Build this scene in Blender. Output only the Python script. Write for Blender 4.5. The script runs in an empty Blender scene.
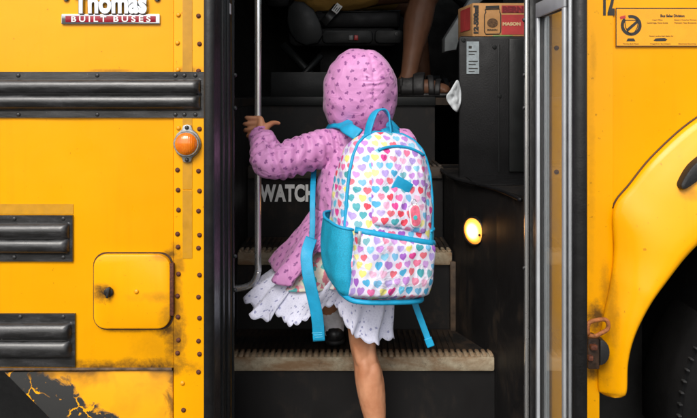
import bpy, bmesh, math, random
from mathutils import Vector, Matrix, noise
random.seed(7)
R = math.radians
scene = bpy.context.scene
C = scene.collection

# ------------------------------------------------------------------ camera, sky, sun, exposure
FPX, CY, CZ = 759.0, -2.1, 1.40            # focal length in photo pixels, camera y and z
cam = bpy.data.cameras.new('camera'); camo = bpy.data.objects.new('camera', cam); C.objects.link(camo)
cam.sensor_fit = 'HORIZONTAL'; cam.sensor_width = 36.0; cam.lens = 36.0 * FPX / 697.0
cam.shift_y = -116.0 / 697.0; cam.clip_start = 0.05; cam.clip_end = 900
camo.location = (0, CY, CZ); camo.rotation_euler = (R(90), 0, 0)
scene.camera = camo

SUN_EL, SUN_AZ = 44.0, 196.0               # azimuth measured from +y clockwise: behind the camera, a little left
world = bpy.data.worlds.new('World'); scene.world = world; world.use_nodes = True
wn = world.node_tree.nodes; wl = world.node_tree.links
bg = wn['Background']; bg.inputs[1].default_value = 0.13
sky = wn.new('ShaderNodeTexSky'); sky.sky_type = 'NISHITA'; sky.sun_disc = False
sky.sun_elevation = R(SUN_EL); sky.sun_rotation = R(SUN_AZ); sky.dust_density = 3.0; sky.ozone_density = 1.0
hs = wn.new('ShaderNodeHueSaturation'); hs.inputs['Saturation'].default_value = 0.42   # thin overcast
wl.new(sky.outputs[0], hs.inputs['Color']); wl.new(hs.outputs[0], bg.inputs[0])
sun = bpy.data.lights.new('sun', 'SUN'); suno = bpy.data.objects.new('sun', sun); C.objects.link(suno)
sun.energy = 1.5; sun.angle = R(28); sun.color = (1.0, 0.96, 0.90)
sdir = Vector((math.sin(R(SUN_AZ)) * math.cos(R(SUN_EL)), math.cos(R(SUN_AZ)) * math.cos(R(SUN_EL)), math.sin(R(SUN_EL))))
suno.rotation_euler = sdir.to_track_quat('Z', 'Y').to_euler(); suno.location = (-2, -6, 8)
vs = scene.view_settings
vs.view_transform = 'Standard'; vs.look = 'None'; vs.gamma = 1.0; vs.use_curve_mapping = False
vs.exposure = 0.70

# ------------------------------------------------------------------ helpers
S0 = 2.1 / FPX
def at(px, py, y=0.0):                      # photo pixel at bus depth y -> place
    k = (y - CY) / FPX
    return Vector(((px - 348.0) * k, y, CZ + (93.0 - py) * k))
def X(px, y=0.0): return (px - 348.0) * (y - CY) / FPX
def Z(py, y=0.0): return CZ + (93.0 - py) * (y - CY) / FPX

class G:                                    # small node-graph helper
    def __init__(s, name):
        s.mat = bpy.data.materials.new(name); s.mat.use_nodes = True
        s.t = s.mat.node_tree; s.n = s.t.nodes; s.l = s.t.links
        s.b = s.n['Principled BSDF']; s.out = s.n['Material Output']
    def put(s, sock, v):
        if hasattr(v, 'is_output'): s.l.new(v, sock)
        elif v is not None: sock.default_value = v
    def m(s, op, a, b=None, c=None, clamp=False):
        n = s.n.new('ShaderNodeMath'); n.operation = op; n.use_clamp = clamp
        for i, v in enumerate((a, b, c)):
            if v is not None: s.put(n.inputs[i], v)
        return n.outputs[0]
    def vm(s, op, a, b=None):
        n = s.n.new('ShaderNodeVectorMath'); n.operation = op
        s.put(n.inputs[0], a)
        if b is not None: s.put(n.inputs[1], b)
        return n.outputs['Value'] if op in ('LENGTH', 'DOT_PRODUCT', 'DISTANCE') else n.outputs[0]
    def co(s, which='Object'): return s.n.new('ShaderNodeTexCoord').outputs[which]
    def sep(s, v):
        n = s.n.new('ShaderNodeSeparateXYZ'); s.l.new(v, n.inputs[0]); return n.outputs
    def comb(s, x, y, z=0.0):
        n = s.n.new('ShaderNodeCombineXYZ')
        for i, v in enumerate((x, y, z)): s.put(n.inputs[i], v)
        return n.outputs[0]
    def noise(s, scale, detail=4, rough=.55, v=None, dist=0.0):
        n = s.n.new('ShaderNodeTexNoise'); n.inputs['Scale'].default_value = scale
        n.inputs['Detail'].default_value = detail; n.inputs['Roughness'].default_value = rough
        n.inputs['Distortion'].default_value = dist
        s.l.new(v if v is not None else s.co(), n.inputs['Vector']); return n.outputs['Fac']
    def ramp(s, f, a, b, lo=0.0, hi=1.0):
        n = s.n.new('ShaderNodeMapRange'); s.put(n.inputs[0], f)
        n.inputs[1].default_value = a; n.inputs[2].default_value = b
        n.inputs[3].default_value = lo; n.inputs[4].default_value = hi
        return n.outputs[0]
    def mix(s, f, a, b):
        n = s.n.new('ShaderNodeMix'); n.data_type = 'RGBA'
        s.put(n.inputs[0], f)
        for i, v in ((6, a), (7, b)):
            s.put(n.inputs[i], v if hasattr(v, 'is_output') else (*v, 1.0))
        return n.outputs[2]
    def bump(s, h, strength=.3, dist=.002):
        n = s.n.new('ShaderNodeBump'); n.inputs['Strength'].default_value = strength
        n.inputs['Distance'].default_value = dist; s.l.new(h, n.inputs['Height'])
        s.l.new(n.outputs[0], s.b.inputs['Normal'])
    def set(s, **k):
        for a, v in k.items():
            nm = {'col': 'Base Color', 'rough': 'Roughness', 'metal': 'Metallic', 'spec': 'Specular IOR Level',
                  'coat': 'Coat Weight', 'coatr': 'Coat Roughness', 'trans': 'Transmission Weight', 'ior': 'IOR',
                  'emit': 'Emission Color', 'emits': 'Emission Strength', 'sheen': 'Sheen Weight',
                  'sss': 'Subsurface Weight', 'alpha': 'Alpha'}[a]
            if isinstance(v, tuple) and len(v) == 3: v = (*v, 1.0)
            s.put(s.b.inputs[nm], v)
        return s

def plain(name, col, rough=.5, metal=0.0, var=.25, scale=14, bump=0.0, bscale=120, **k):
    g = G(name)
    f = g.noise(scale, 5)
    dark = tuple(c * (1 - var) for c in col); light = tuple(min(1, c * (1 + var)) for c in col)
    g.set(col=g.mix(g.ramp(f, .3, .7), dark, light), rough=g.ramp(g.noise(scale * 2.3, 3), .3, .7, max(.03, rough - .08), min(1, rough + .1)), metal=metal, **k)
    if bump: g.bump(g.noise(bscale, 3), bump, .002)
    return g.mat

YEL = (0.85, 0.365, 0.0)
def yellow(name, stains=(), col=YEL, streak=True):
    """school-bus enamel; stains = (px, py, rx px, rz px, strength) soot patches with ragged outlines"""
    g = G(name); p = g.co()
    base = g.mix(g.ramp(g.noise(2.2, 4), .35, .7), tuple(c * .93 for c in col), tuple(min(1, c * 1.04) for c in col))
    # faint vertical wash streaks and fine specks
    st = g.noise(1.0, 4, v=g.vm('MULTIPLY', p, (26.0, 1.0, 1.6)))
    base = g.mix(g.ramp(st, .55, .8, 0, .16), base, (0.62, 0.22, 0.002))
    sp = g.noise(75, 2, v=p)
    base = g.mix(g.ramp(sp, .70, .76, 0, .55), base, (0.30, 0.10, 0.006))
    n1 = g.noise(16, 6, .65, v=p, dist=.6); n2 = g.noise(95, 4, .7, v=p)
    nn = g.m('ADD', g.m('MULTIPLY', n1, .75), g.m('MULTIPLY', n2, .35))
    tot = None
    for (px, py, rx, rz, s_) in stains:
        c = at(px, py)
        d = g.vm('SUBTRACT', p, (c.x, 0, c.z))
        d = g.vm('MULTIPLY', d, (1 / (rx * S0), 0.0, 1 / (rz * S0)))
        f = g.m('SUBTRACT', 1.0, g.vm('LENGTH', d), clamp=True)
        f = g.m('MULTIPLY', g.ramp(g.m('ADD', f, g.m('MULTIPLY', g.m('SUBTRACT', nn, .55), 2.4)), .05, .95), g.m('MULTIPLY', g.ramp(f, 0, .35), s_), clamp=True)
        tot = f if tot is None else g.m('MAXIMUM', tot, f)
    rough = g.ramp(g.noise(9, 4), .3, .7, .26, .36)
    if tot is not None:
        base = g.mix(tot, base, (0.035, 0.018, 0.008))
        rough = g.m('ADD', rough, g.m('MULTIPLY', tot, .35), clamp=True)
    g.set(col=base, rough=rough, coat=.10, coatr=.08, spec=.22)
    h = g.m('ADD', g.m('MULTIPLY', g.noise(3.5, 3), 1.0), g.m('MULTIPLY', g.noise(160, 3), .03))
    g.bump(h, .30, .014)
    return g.mat

# ------------------------------------------------------------------ mesh helpers
def link(name, me, mat, parent=None, smooth=True):
    o = bpy.data.objects.new(name, me); C.objects.link(o)
    if mat is not None and not me.materials: me.materials.append(mat)
    if parent is not None: o.parent = parent
    if smooth:
        for p in me.polygons: p.use_smooth = True
    return o
def from_bm(name, bm, mat, parent=None, smooth=True, angle=None):
    bmesh.ops.recalc_face_normals(bm, faces=bm.faces)
    me = bpy.data.meshes.new(name); bm.to_mesh(me); bm.free()
    o = link(name, me, mat, parent, smooth)
    if smooth and angle is not None: sharp(me, angle)
    return o
def sharp(me, deg):
    try: me.set_sharp_from_angle(angle=R(deg))
    except Exception: pass
def pydata(name, v, f, mat, parent=None, smooth=True, angle=None):
    me = bpy.data.meshes.new(name); me.from_pydata([tuple(q) for q in v], [], f); me.update()
    o = link(name, me, mat, parent, smooth)
    if smooth and angle is not None: sharp(me, angle)
    return o
def bm_box(bm, x0, x1, y0, y1, z0, z1, bev=0.0, seg=2):
    b = bmesh.new()
    bmesh.ops.create_cube(b, size=1.0)
    for v in b.verts:
        v.co = Vector((x0 if v.co.x < 0 else x1, y0 if v.co.y < 0 else y1, z0 if v.co.z < 0 else z1))
    if bev: bmesh.ops.bevel(b, geom=list(b.edges), offset=bev, segments=seg, affect='EDGES', profile=.5)
    merge(bm, b)
def merge(bm, b, M=None):
    if M is not None: bmesh.ops.transform(b, matrix=M, verts=b.verts)
    me = bpy.data.meshes.new('tmp'); b.to_mesh(me); b.free(); bm.from_mesh(me); bpy.data.meshes.remove(me)
def box(name, x0, x1, y0, y1, z0, z1, mat, parent=None, bev=.002):
    bm = bmesh.new(); bm_box(bm, x0, x1, y0, y1, z0, z1, bev)
    return from_bm(name, bm, mat, parent, True, 40)
def prism(name, pts, y0, y1, mat, parent=None, bev=.002):
    """pts: x,z outline (counter-clockwise), extruded from y0 (towards the camera) to y1"""
    bm = bmesh.new()
    f = bm.faces.new([bm.verts.new((x, y0, z)) for x, z in pts])
    r = bmesh.ops.extrude_face_region(bm, geom=[f])
    for v in [e for e in r['geom'] if isinstance(e, bmesh.types.BMVert)]: v.co.y = y1
    bmesh.ops.recalc_face_normals(bm, faces=bm.faces)
    if bev: bmesh.ops.bevel(bm, geom=[e for e in bm.edges if abs(e.verts[0].co.y - e.verts[1].co.y) < 1e-6 and abs(e.verts[0].co.y - y0) < 1e-6], offset=bev, segments=2, affect='EDGES', profile=.5)
    return from_bm(name, bm, mat, parent, True, 35)
def catmull(P, n=8, closed=False):
    P = [Vector(p) for p in P]; out = []
    N = len(P); rng = range(N if closed else N - 1)
    for i in rng:
        if closed: a, b, c, d = P[(i - 1) % N], P[i], P[(i + 1) % N], P[(i + 2) % N]
        else: a, b, c, d = P[max(i - 1, 0)], P[i], P[i + 1], P[min(i + 2, N - 1)]
        for k in range(n):
            t = k / n
            out.append(.5 * ((2 * b) + (c - a) * t + (2 * a - 5 * b + 4 * c - d) * t * t + (3 * b - a - 3 * c + d) * t ** 3))
    if not closed: out.append(P[-1].copy())
    return out
def tube_bm(bm, pts, r, seg=12, flat=None, up=None, cap=True):
    """tube along pts; r number or list; flat=(a,b) -> flattened rounded strap of half width a, half thickness b"""
    pts = [Vector(p) for p in pts]; n = len(pts); rings = []
    ref = Vector(up) if up is not None else None
    for i, p in enumerate(pts):
        t = (pts[min(i + 1, n - 1)] - pts[max(i - 1, 0)]).normalized()
        if ref is None: ref = Vector((0, 0, 1)) if abs(t.z) < .9 else Vector((1, 0, 0))
        a = (ref - t * ref.dot(t)).normalized(); b = t.cross(a)
        if up is None: ref = a
        rr = r[i] if isinstance(r, (list, tuple)) else r
        ring = []
        for k in range(seg):
            th = 2 * math.pi * k / seg
            cx, sx = math.cos(th), math.sin(th)
            if flat:
                q = b * (flat[0] * math.copysign(abs(cx) ** .35, cx)) + a * (flat[1] * math.copysign(abs(sx) ** .7, sx))
            else: q = a * (rr * cx) + b * (rr * sx)
            ring.append(bm.verts.new(p + q))
        rings.append(ring)
    for i in range(n - 1):
        for k in range(seg):
            bm.faces.new((rings[i][k], rings[i][(k + 1) % seg], rings[i + 1][(k + 1) % seg], rings[i + 1][k]))
    if cap:
        bm.faces.new(rings[0][::-1]); bm.faces.new(rings[-1])
def tube(name, pts, r, mat, parent=None, seg=12, flat=None, up=None, angle=None):
    bm = bmesh.new(); tube_bm(bm, pts, r, seg, flat, up)
    return from_bm(name, bm, mat, parent, True, angle)
def lathe(name, prof, origin, axis, mat, parent=None, seg=32, angle=40):
    """prof: (radius, height along axis)"""
    bm = bmesh.new(); ax = Vector(axis).normalized()
    q = Vector((0, 0, 1)).rotation_difference(ax); rings = []
    for r_, h in prof:
        rings.append([bm.verts.new(Vector(origin) + q @ Vector((r_ * math.cos(2 * math.pi * k / seg), r_ * math.sin(2 * math.pi * k / seg), h))) for k in range(seg)] if r_ > 1e-6 else [bm.verts.new(Vector(origin) + q @ Vector((0, 0, h)))])
    for a, b in zip(rings, rings[1:]):
        for k in range(seg):
            A = a[k % len(a)], a[(k + 1) % len(a)]; B = b[k % len(b)], b[(k + 1) % len(b)]
            vs_ = [A[0], A[1], B[1], B[0]] if len(a) > 1 and len(b) > 1 else ([A[0], B[1], B[0]] if len(a) == 1 else [A[0], A[1], B[0]])
            bm.faces.new(vs_)
    return from_bm(name, bm, mat, parent, True, angle)
def capsule(bm, p0, r0, p1, r1, seg=14, sq=(1, 1)):
    p0, p1 = Vector(p0), Vector(p1); ax = p1 - p0; L = ax.length
    if L < 1e-6: ax = Vector((0, 0, 1))
    q = Vector((0, 0, 1)).rotation_difference(ax.normalized())
    prof = [(r0 * math.sin(a), -r0 * math.cos(a)) for a in [math.pi / 2 * i / 5 for i in range(6)]]
    prof += [(r1 * math.cos(a), L + r1 * math.sin(a)) for a in [math.pi / 2 * i / 5 for i in range(6)]]
    rings = []
    for r_, h in prof:
        if r_ < 1e-6: rings.append([bm.verts.new(p0 + q @ Vector((0, 0, h)))])
        else: rings.append([bm.verts.new(p0 + q @ Vector((sq[0] * r_ * math.cos(2 * math.pi * k / seg), sq[1] * r_ * math.sin(2 * math.pi * k / seg), h))) for k in range(seg)])
    for a, b in zip(rings, rings[1:]):
        for k in range(seg):
            if len(a) == 1: bm.faces.new((a[0], b[(k + 1) % seg], b[k]))
            elif len(b) == 1: bm.faces.new((a[k], a[(k + 1) % seg], b[0]))
            else: bm.faces.new((a[k], a[(k + 1) % seg], b[(k + 1) % seg], b[k]))
def chain(bm, pts, sub=4):
    P = catmull([Vector(p) for p, _ in pts], sub); Q = catmull([Vector((q, 0, 0)) for _, q in pts], sub)
    for a, b, ra, rb in zip(P, P[1:], Q, Q[1:]): capsule(bm, a, ra.x, b, rb.x)
def ellipsoid(bm, c, r, M=None):
    b = bmesh.new(); bmesh.ops.create_uvsphere(b, u_segments=24, v_segments=14, radius=1.0)
    T = Matrix.Translation(Vector(c)) @ (M if M is not None else Matrix.Identity(4)) @ Matrix.Diagonal((*r, 1.0))
    merge(bm, b, T)
def skin(name, bm, mat, parent, voxel=.005, smooth=4, disp=None, uv=False):
    """fuse the overlapping volumes in bm into one continuous surface"""
    bmesh.ops.recalc_face_normals(bm, faces=bm.faces)
    me = bpy.data.meshes.new('tmp'); bm.to_mesh(me); bm.free()
    o = bpy.data.objects.new('tmp', me); C.objects.link(o)
    md = o.modifiers.new('r', 'REMESH'); md.mode = 'VOXEL'; md.voxel_size = voxel
    ms = o.modifiers.new('s', 'SMOOTH'); ms.iterations = smooth; ms.factor = .5
    dg = bpy.context.evaluated_depsgraph_get(); dg.update()
    new = bpy.data.meshes.new_from_object(o.evaluated_get(dg)); bpy.data.objects.remove(o); bpy.data.meshes.remove(me)
    new.name = name
    if disp:
        nr = [v.normal.copy() for v in new.vertices]
        for v, n_ in zip(new.vertices, nr): v.co = v.co + n_ * disp(v.co, n_)
        new.update()
    if uv: box_uv(new)
    new.materials.clear()
    return link(name, new, mat, parent, True)
def box_uv(me):
    lay = me.uv_layers.new(name='UVMap')
    for p in me.polygons:
        n_ = p.normal; w = (abs(n_.x) * .85, abs(n_.y) * 1.25, abs(n_.z) * .8)
        k = w.index(max(w))
        for li in p.loop_indices:
            c = me.vertices[me.loops[li].vertex_index].co
            lay.data[li].uv = (c.y + .37, c.z) if k == 0 else ((c.x, c.z) if k == 1 else (c.x, c.y + .61))
def text_mesh(name, body, size, width, loc, rot, mat, parent, extrude=.001, bold=0.0, bevel=0.0, shear=0.0, align='LEFT', spacing=1.0):
    cu = bpy.data.curves.new('tmp', 'FONT'); cu.body = body; cu.size = size; cu.extrude = extrude
    cu.offset = bold; cu.bevel_depth = bevel; cu.bevel_resolution = 2; cu.shear = shear; cu.space_character = spacing; cu.resolution_u = 4
    o = bpy.data.objects.new('tmp', cu); C.objects.link(o)
    dg = bpy.context.evaluated_depsgraph_get(); dg.update()
    me = bpy.data.meshes.new_from_object(o.evaluated_get(dg)); bpy.data.objects.remove(o); bpy.data.curves.remove(cu)
    xs = [v.co.x for v in me.vertices]; x0, x1 = min(xs), max(xs)
    k = width / (x1 - x0) if width else 1.0
    off = {'LEFT': -x0 * k, 'CENTER': -(x0 + x1) / 2 * k}[align]
    M = Matrix.Translation(Vector(loc)) @ rot.to_4x4()
    for v in me.vertices: v.co = M @ Vector((v.co.x * k + off, v.co.y, v.co.z))
    me.update(); me.name = name; me.materials.clear()
    return link(name, me, mat, parent, False)
FACE = Matrix.Rotation(R(90), 3, 'X')       # text standing up, facing the street (-y)

def tag(o, label, cat, group=None):
    o['label'] = label; o['category'] = cat
    if group: o['group'] = group
    return o
def empty(name, loc=(0, 0, 0)):
    o = bpy.data.objects.new(name, None); C.objects.link(o); o.location = loc; o.empty_display_size = .1; return o
def structure(o): o['kind'] = 'structure'; return o
def copies(name, proto_me, places, parent):
    for p in places:
        o = bpy.data.objects.new(name, proto_me); C.objects.link(o); o.location = p; o.parent = parent
def fit_parent(o, parent):
    """o was built in world coordinates; keep it there under a moved parent"""
    o.parent = parent; o.matrix_parent_inverse = Matrix.Translation(-Vector(parent.location)); return o

# ------------------------------------------------------------------ materials
STAINS = [(175, 338, 17, 46, .8), (176, 268, 11, 36, .7), (150, 367, 60, 13, .95), (95, 367, 46, 10, .85), (177, 300, 9, 60, .6), (160, 348, 44, 30, .16),
          (168, 330, 22, 12, .9), (172, 255, 14, 8, .8), (102, 290, 12, 16, .9), (215, 345, 16, 30, .7), (130, 328, 42, 6, .7), (190, 70, 22, 6, .6), (110, 71, 30, 3, .5)]
m_yel = yellow('yellow_enamel', STAINS)
m_yel_door = yellow('yellow_enamel_hatch', [(104, 292, 16, 14, 1.0), (160, 296, 40, 8, .35), (170, 320, 14, 22, .6), (165, 255, 20, 7, .4)])
m_yel_r = yellow('yellow_enamel_cowl', [(596, 318, 14, 26, .9), (592, 370, 12, 14, .9), (590, 175, 6, 160, .18), (592, 60, 5, 40, .2), (604, 290, 8, 40, .4)])
m_yel_f = yellow('yellow_enamel_fender', [(606, 300, 9, 60, .4), (599, 360, 10, 30, .4), (618, 396, 26, 16, .45), (634, 335, 12, 60, .22), (680, 190, 16, 10, .4)])
m_tape = plain('gold_reflective_tape', (0.50, 0.235, 0.004), .38, var=.12, scale=30, bump=.1, bscale=400)
m_black = plain('black_paint', (0.008, 0.008, 0.008), .42, var=.4, scale=20, bump=.12)
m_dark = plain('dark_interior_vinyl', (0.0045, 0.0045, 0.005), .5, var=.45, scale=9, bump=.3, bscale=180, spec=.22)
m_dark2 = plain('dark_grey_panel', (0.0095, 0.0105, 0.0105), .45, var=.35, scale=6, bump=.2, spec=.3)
m_rubber = plain('black_rubber', (0.009, 0.009, 0.009), .6, var=.35, scale=24, bump=.35, bscale=200)
m_rail = None
def rail_mat():
    g = G('rub_rail_paint'); p = g.co()
    d = g.noise(34, 6, .7, v=g.vm('MULTIPLY', p, (.35, 1, 1.6)))
    fine = g.noise(160, 4, .7)
    dust = g.m('MULTIPLY', g.ramp(d, .45, .75, 0, .55), g.ramp(fine, .35, .7, .3, 1))
    c = g.mix(dust, (0.010, 0.010, 0.010), (0.10, 0.10, 0.105))
    chip = g.ramp(g.noise(60, 4, .7), .70, .735, 0, .7)
    c = g.mix(chip, c, (0.16, 0.16, 0.15))
    g.set(col=c, rough=g.ramp(d, .3, .8, .24, .5), coat=.3, coatr=.2); g.bump(d, .25, .004); return g.mat
m_rail = rail_mat()
m_chrome = plain('chrome', (0.52, 0.53, 0.55), .08, 1.0, .06, 40)
m_steel = plain('brushed_steel', (0.82, 0.82, 0.80), .24, .85, .05, 3)
m_alu = plain('aluminium_frame', (0.46, 0.48, 0.50), .45, .2, .12, 8)
m_rust = plain('rusty_rivet', (0.10, 0.028, 0.012), .7, .2, .6, 160, bump=.5, bscale=500)
m_rust2 = plain('rusted_orange_steel', (0.30, 0.10, 0.025), .7, .1, .6, 70, bump=.6, bscale=300)
m_rivet = plain('painted_rivet', (0.72, 0.28, 0.004), .4, 0, .25, 90)
m_red = plain('red_enamel', (0.28, 0.004, 0.018), .25, 0, .15, 40)
m_white = plain('white_print', (0.72, 0.72, 0.70), .5, 0, .10, 50)
m_ink = plain('black_print', (0.02, 0.018, 0.015), .5, 0, .2, 50)
m_redink = plain('red_print', (0.45, 0.03, 0.03), .5, 0, .2, 50)
m_hous = plain('grey_lamp_housing', (0.30, 0.31, 0.31), .4, .6, .35, 60, bump=.3)
def amber():
    g = G('amber_lens'); p = g.co()
    w = g.n.new('ShaderNodeTexWave'); w.inputs['Scale'].default_value = 55; g.l.new(p, w.inputs[0])
    g.set(col=g.mix(g.ramp(g.noise(60, 3), .3, .7), (0.78, 0.15, 0.004), (0.90, 0.24, 0.008)), rough=.14, coat=.6, coatr=.05, trans=.15)
    g.bump(w.outputs['Fac'], .15, .003); return g.mat
m_amber = amber()
def glass(name, tint=(1, 1, 1), rough=.02):
    g = G(name); g.set(col=g.mix(g.ramp(g.noise(20, 4), .3, .7), tuple(c * .95 for c in tint), tint), rough=rough, ior=1.45, spec=.5)
    tr = g.n.new('ShaderNodeBsdfTransparent'); tr.inputs[0].default_value = (*tint, 1)
    gl = g.n.new('ShaderNodeBsdfGlossy'); gl.inputs['Roughness'].default_value = rough; gl.inputs[0].default_value = (1, 1, 1, 1)
    lw = g.n.new('ShaderNodeLayerWeight'); lw.inputs[0].default_value = .5
    fr = g.n.new('ShaderNodeMath'); fr.operation = 'MULTIPLY_ADD'; g.l.new(g.m('POWER', lw.outputs['Facing'], 5.0), fr.inputs[0]); fr.inputs[1].default_value = .9; fr.inputs[2].default_value = .03
    dirt = g.n.new('ShaderNodeBsdfDiffuse'); dirt.inputs[0].default_value = (.45, .47, .47, 1)
    mx = g.n.new('ShaderNodeMixShader'); g.l.new(fr.outputs[0], mx.inputs[0]); g.l.new(tr.outputs[0], mx.inputs[1]); g.l.new(gl.outputs[0], mx.inputs[2])
    m2 = g.n.new('ShaderNodeMixShader'); g.l.new(g.ramp(g.noise(7, 5, .6),   .35, .8, .05, .15), m2.inputs[0])
    g.l.new(mx.outputs[0], m2.inputs[1]); g.l.new(dirt.outputs[0], m2.inputs[2]); g.l.new(m2.outputs[0], g.out.inputs[0]); return g.mat
m_glass = glass('door_glass', (.92, .94, .93))
m_wind = glass('window_glass', (.55, .6, .6))
def nosing(name, base1, base2, rust):
    g = G(name); p = g.co()
    n1 = g.noise(7, 5, .6, v=g.vm('MULTIPLY', p, (1, 1, 2.2)), dist=.5); n2 = g.noise(70, 5, .7)
    c = g.mix(g.ramp(n2, .3, .7), base1, base2)
    c = g.mix(g.ramp(n1, .42, .62, 0, .85), c, rust)
    c = g.mix(g.ramp(g.noise(26, 6, .75), .58, .72, 0, .8), c, (0.05, 0.035, 0.025))
    g.set(col=c, rough=.75); g.bump(n2, .4, .003); return g.mat
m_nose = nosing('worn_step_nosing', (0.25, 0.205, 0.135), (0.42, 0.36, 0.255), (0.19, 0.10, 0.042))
m_nose_black = nosing('dark_step_nosing', (0.014, 0.012, 0.010), (0.040, 0.034, 0.026), (0.05, 0.032, 0.02))  # same nosing in much darker colours, for the highest tread
def tread_mat():
    g = G('dusty_tread_rubber'); p = g.co()
    n = g.noise(9, 5, .6); n2 = g.noise(120, 4, .7)
    c = g.mix(g.ramp(n, .42, .68, 0, .75), (0.008, 0.0075, 0.007), (0.055, 0.034, 0.020))
    g.set(col=c, rough=.7, spec=.25); g.bump(n2, .3, .003); return g.mat
m_tread = tread_mat()
def scuffed():
    g = G('scuffed_stepwell_steel'); p = g.co()
    n = g.noise(5, 6, .65, dist=.8); sc = g.noise(10, 5, .7, v=g.vm('MULTIPLY', p, (3, 3, .6)))
    low = g.ramp(g.sep(p)[2], .95, .35, 0, 1)
    c = g.mix(g.m('MULTIPLY', g.ramp(n, .50, .72, 0, .7), g.ramp(sc, .4, .65)), (0.0075, 0.007, 0.007), (0.06, 0.04, 0.024))
    g.set(col=c, spec=.3, rough=g.ramp(n, .3, .7, .38, .62)); g.bump(sc, .15, .004); return g.mat
m_well = scuffed()
def skirt_mat():
    """lower skirt panel: worn black paint at the wheel end, flaking down to yellow"""
    g = G('flaking_skirt_paint'); p = g.co(); s = g.sep(p)
    n = g.noise(14, 6, .65, dist=.5); n2 = g.noise(45, 5, .7, dist=.8)
    a = at(8, 372); b = at(80, 418)
    dx, dz = (b.x - a.x), (b.z - a.z); L = math.hypot(dx, dz); nx, nz = -dz / L, dx / L   # side normal of the painted edge
    d = g.m('ADD', g.m('MULTIPLY', g.m('SUBTRACT', s[0], a.x), nx), g.m('MULTIPLY', g.m('SUBTRACT', s[2], a.z), nz))
    d = g.m('ADD', d, g.m('MULTIPLY', g.m('SUBTRACT', n, .5), .14))
    blk = g.ramp(d, .058, .044)
    vo = g.n.new('ShaderNodeTexVoronoi'); vo.feature = 'DISTANCE_TO_EDGE'; vo.inputs['Scale'].default_value = 15
    wob = g.n.new('ShaderNodeTexNoise'); wob.inputs['Scale'].default_value = 30; wob.inputs['Detail'].default_value = 4; g.l.new(p, wob.inputs['Vector'])
    g.l.new(g.vm('ADD', p, g.vm('MULTIPLY', wob.outputs['Color'], (.05, .05, .05))), vo.inputs['Vector'])
    crack = g.m('MULTIPLY', g.ramp(g.m('SUBTRACT', vo.outputs['Distance'], g.m('MULTIPLY', g.m('SUBTRACT', n2, .45), .16)), .03, .02), g.ramp(g.noise(7, 3, v=p), .47, .53))
    flake = g.m('MAXIMUM', crack, g.m('MULTIPLY', g.ramp(n2, .64, .66), g.ramp(g.noise(9, 3, v=p), .46, .54)))
    blk = g.m('MULTIPLY', blk, g.m('SUBTRACT', 1.0, flake), clamp=True)
    yel_ = g.mix(g.ramp(g.noise(10, 5), .45, .75, 0, .5), YEL, (0.52, 0.19, 0.004))
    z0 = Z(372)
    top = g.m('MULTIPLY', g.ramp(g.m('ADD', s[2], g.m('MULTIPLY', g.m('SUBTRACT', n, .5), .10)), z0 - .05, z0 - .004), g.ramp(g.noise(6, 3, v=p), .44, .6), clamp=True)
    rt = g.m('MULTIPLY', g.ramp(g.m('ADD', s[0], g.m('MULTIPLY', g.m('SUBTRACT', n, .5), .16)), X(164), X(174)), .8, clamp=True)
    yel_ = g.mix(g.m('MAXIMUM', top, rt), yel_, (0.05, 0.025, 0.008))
    g.set(col=g.mix(blk, yel_, (0.022, 0.022, 0.021)), rough=g.ramp(blk, 0, 1, .38, .55), coat=.15); g.bump(g.m('ADD', blk, g.m('MULTIPLY', n2, .3)), .25, .002); return g.mat
m_skirt = skirt_mat()
m_asph = plain('asphalt', (0.055, 0.054, 0.052), .85, 0, .35, 30, bump=.6, bscale=90)

# ------------------------------------------------------------------ ground
bm = bmesh.new(); bmesh.ops.create_grid(bm, x_segments=2, y_segments=2, size=300)
structure(from_bm('ground', bm, m_asph, None, False))

# ================================================================== THE BUS
bus = tag(empty('school_bus'), 'yellow school bus with black rub rails and its passenger door open', 'bus')
FLOOR = 1.38
XP = X(173)                                  # seam between side panel and door post panel
side = prism('side_panel', [(-4.2, Z(368)), (XP, Z(368)), (XP, 2.15), (-4.2, 2.15)], 0.0, .04, m_yel, bus, .003)
upper = prism('upper_panel', [(-4.2, 2.154), (-.34, 2.154), (-.34, 3.25), (-4.2, 3.25)], 0.0, .04, m_yel, bus, .003)
post = prism('door_post_panel', [(XP + .001, .33), (-.335, .33), (-.335, 2.15), (XP + .001, 2.15)], -.004, .04, m_yel, bus, .002)
skirt_p = prism('skirt_panel', [at(3, 373).xz, at(104, 475).xz, at(172, 475).xz, at(172, 371).xz][0:4], .004, .03, m_skirt, bus, .002)
structure
box('seam_flange', -4.2, XP - .004, -.003, .012, Z(370.2), Z(367.6), plain('grimy_seam', (0.10, 0.06, 0.035), .6, 0, .7, 40), bus, .001)
box('wheel_tub', -3.2, X(172), .50, .55, .1, Z(372), m_rubber, bus)
# rivets along the post
me_r = lathe('rivet', [(.0068, 0), (.0066, .0015), (.0050, .0036), (.0025, .0046), (0, .0048)], (0, 0, 0), (0, -1, 0), m_rust, None, 12)
rv_rust = me_r.data; bpy.data.objects.remove(me_r)
me_r = lathe('rivet', [(.0068, 0), (.0066, .0015), (.0050, .0036), (.0025, .0046), (0, .0048)], (0, 0, 0), (0, -1, 0), m_rivet, None, 12)
rv_yel = me_r.data; bpy.data.objects.remove(me_r)
ys = [-38, -12, 15, 43, 70, 128, 170, 190, 210, 234, 247, 274, 296, 317, 340, 353]
for i, y in enumerate(ys):
    if 72 < y < 117: continue
    copies('rivet', rv_yel if y < 160 else rv_rust, [at(177 + (i % 3) * .5, y, -.004)], post)
    copies('rivet', rv_rust, [at(198 + (i % 2), y + 1, -.004)], post)
copies('rivet', rv_yel, [at(182, 383, -.004)], post)
copies('rivet', rv_rust, [at(183, 410, -.004), at(198, 372, -.004)], post)
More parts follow.
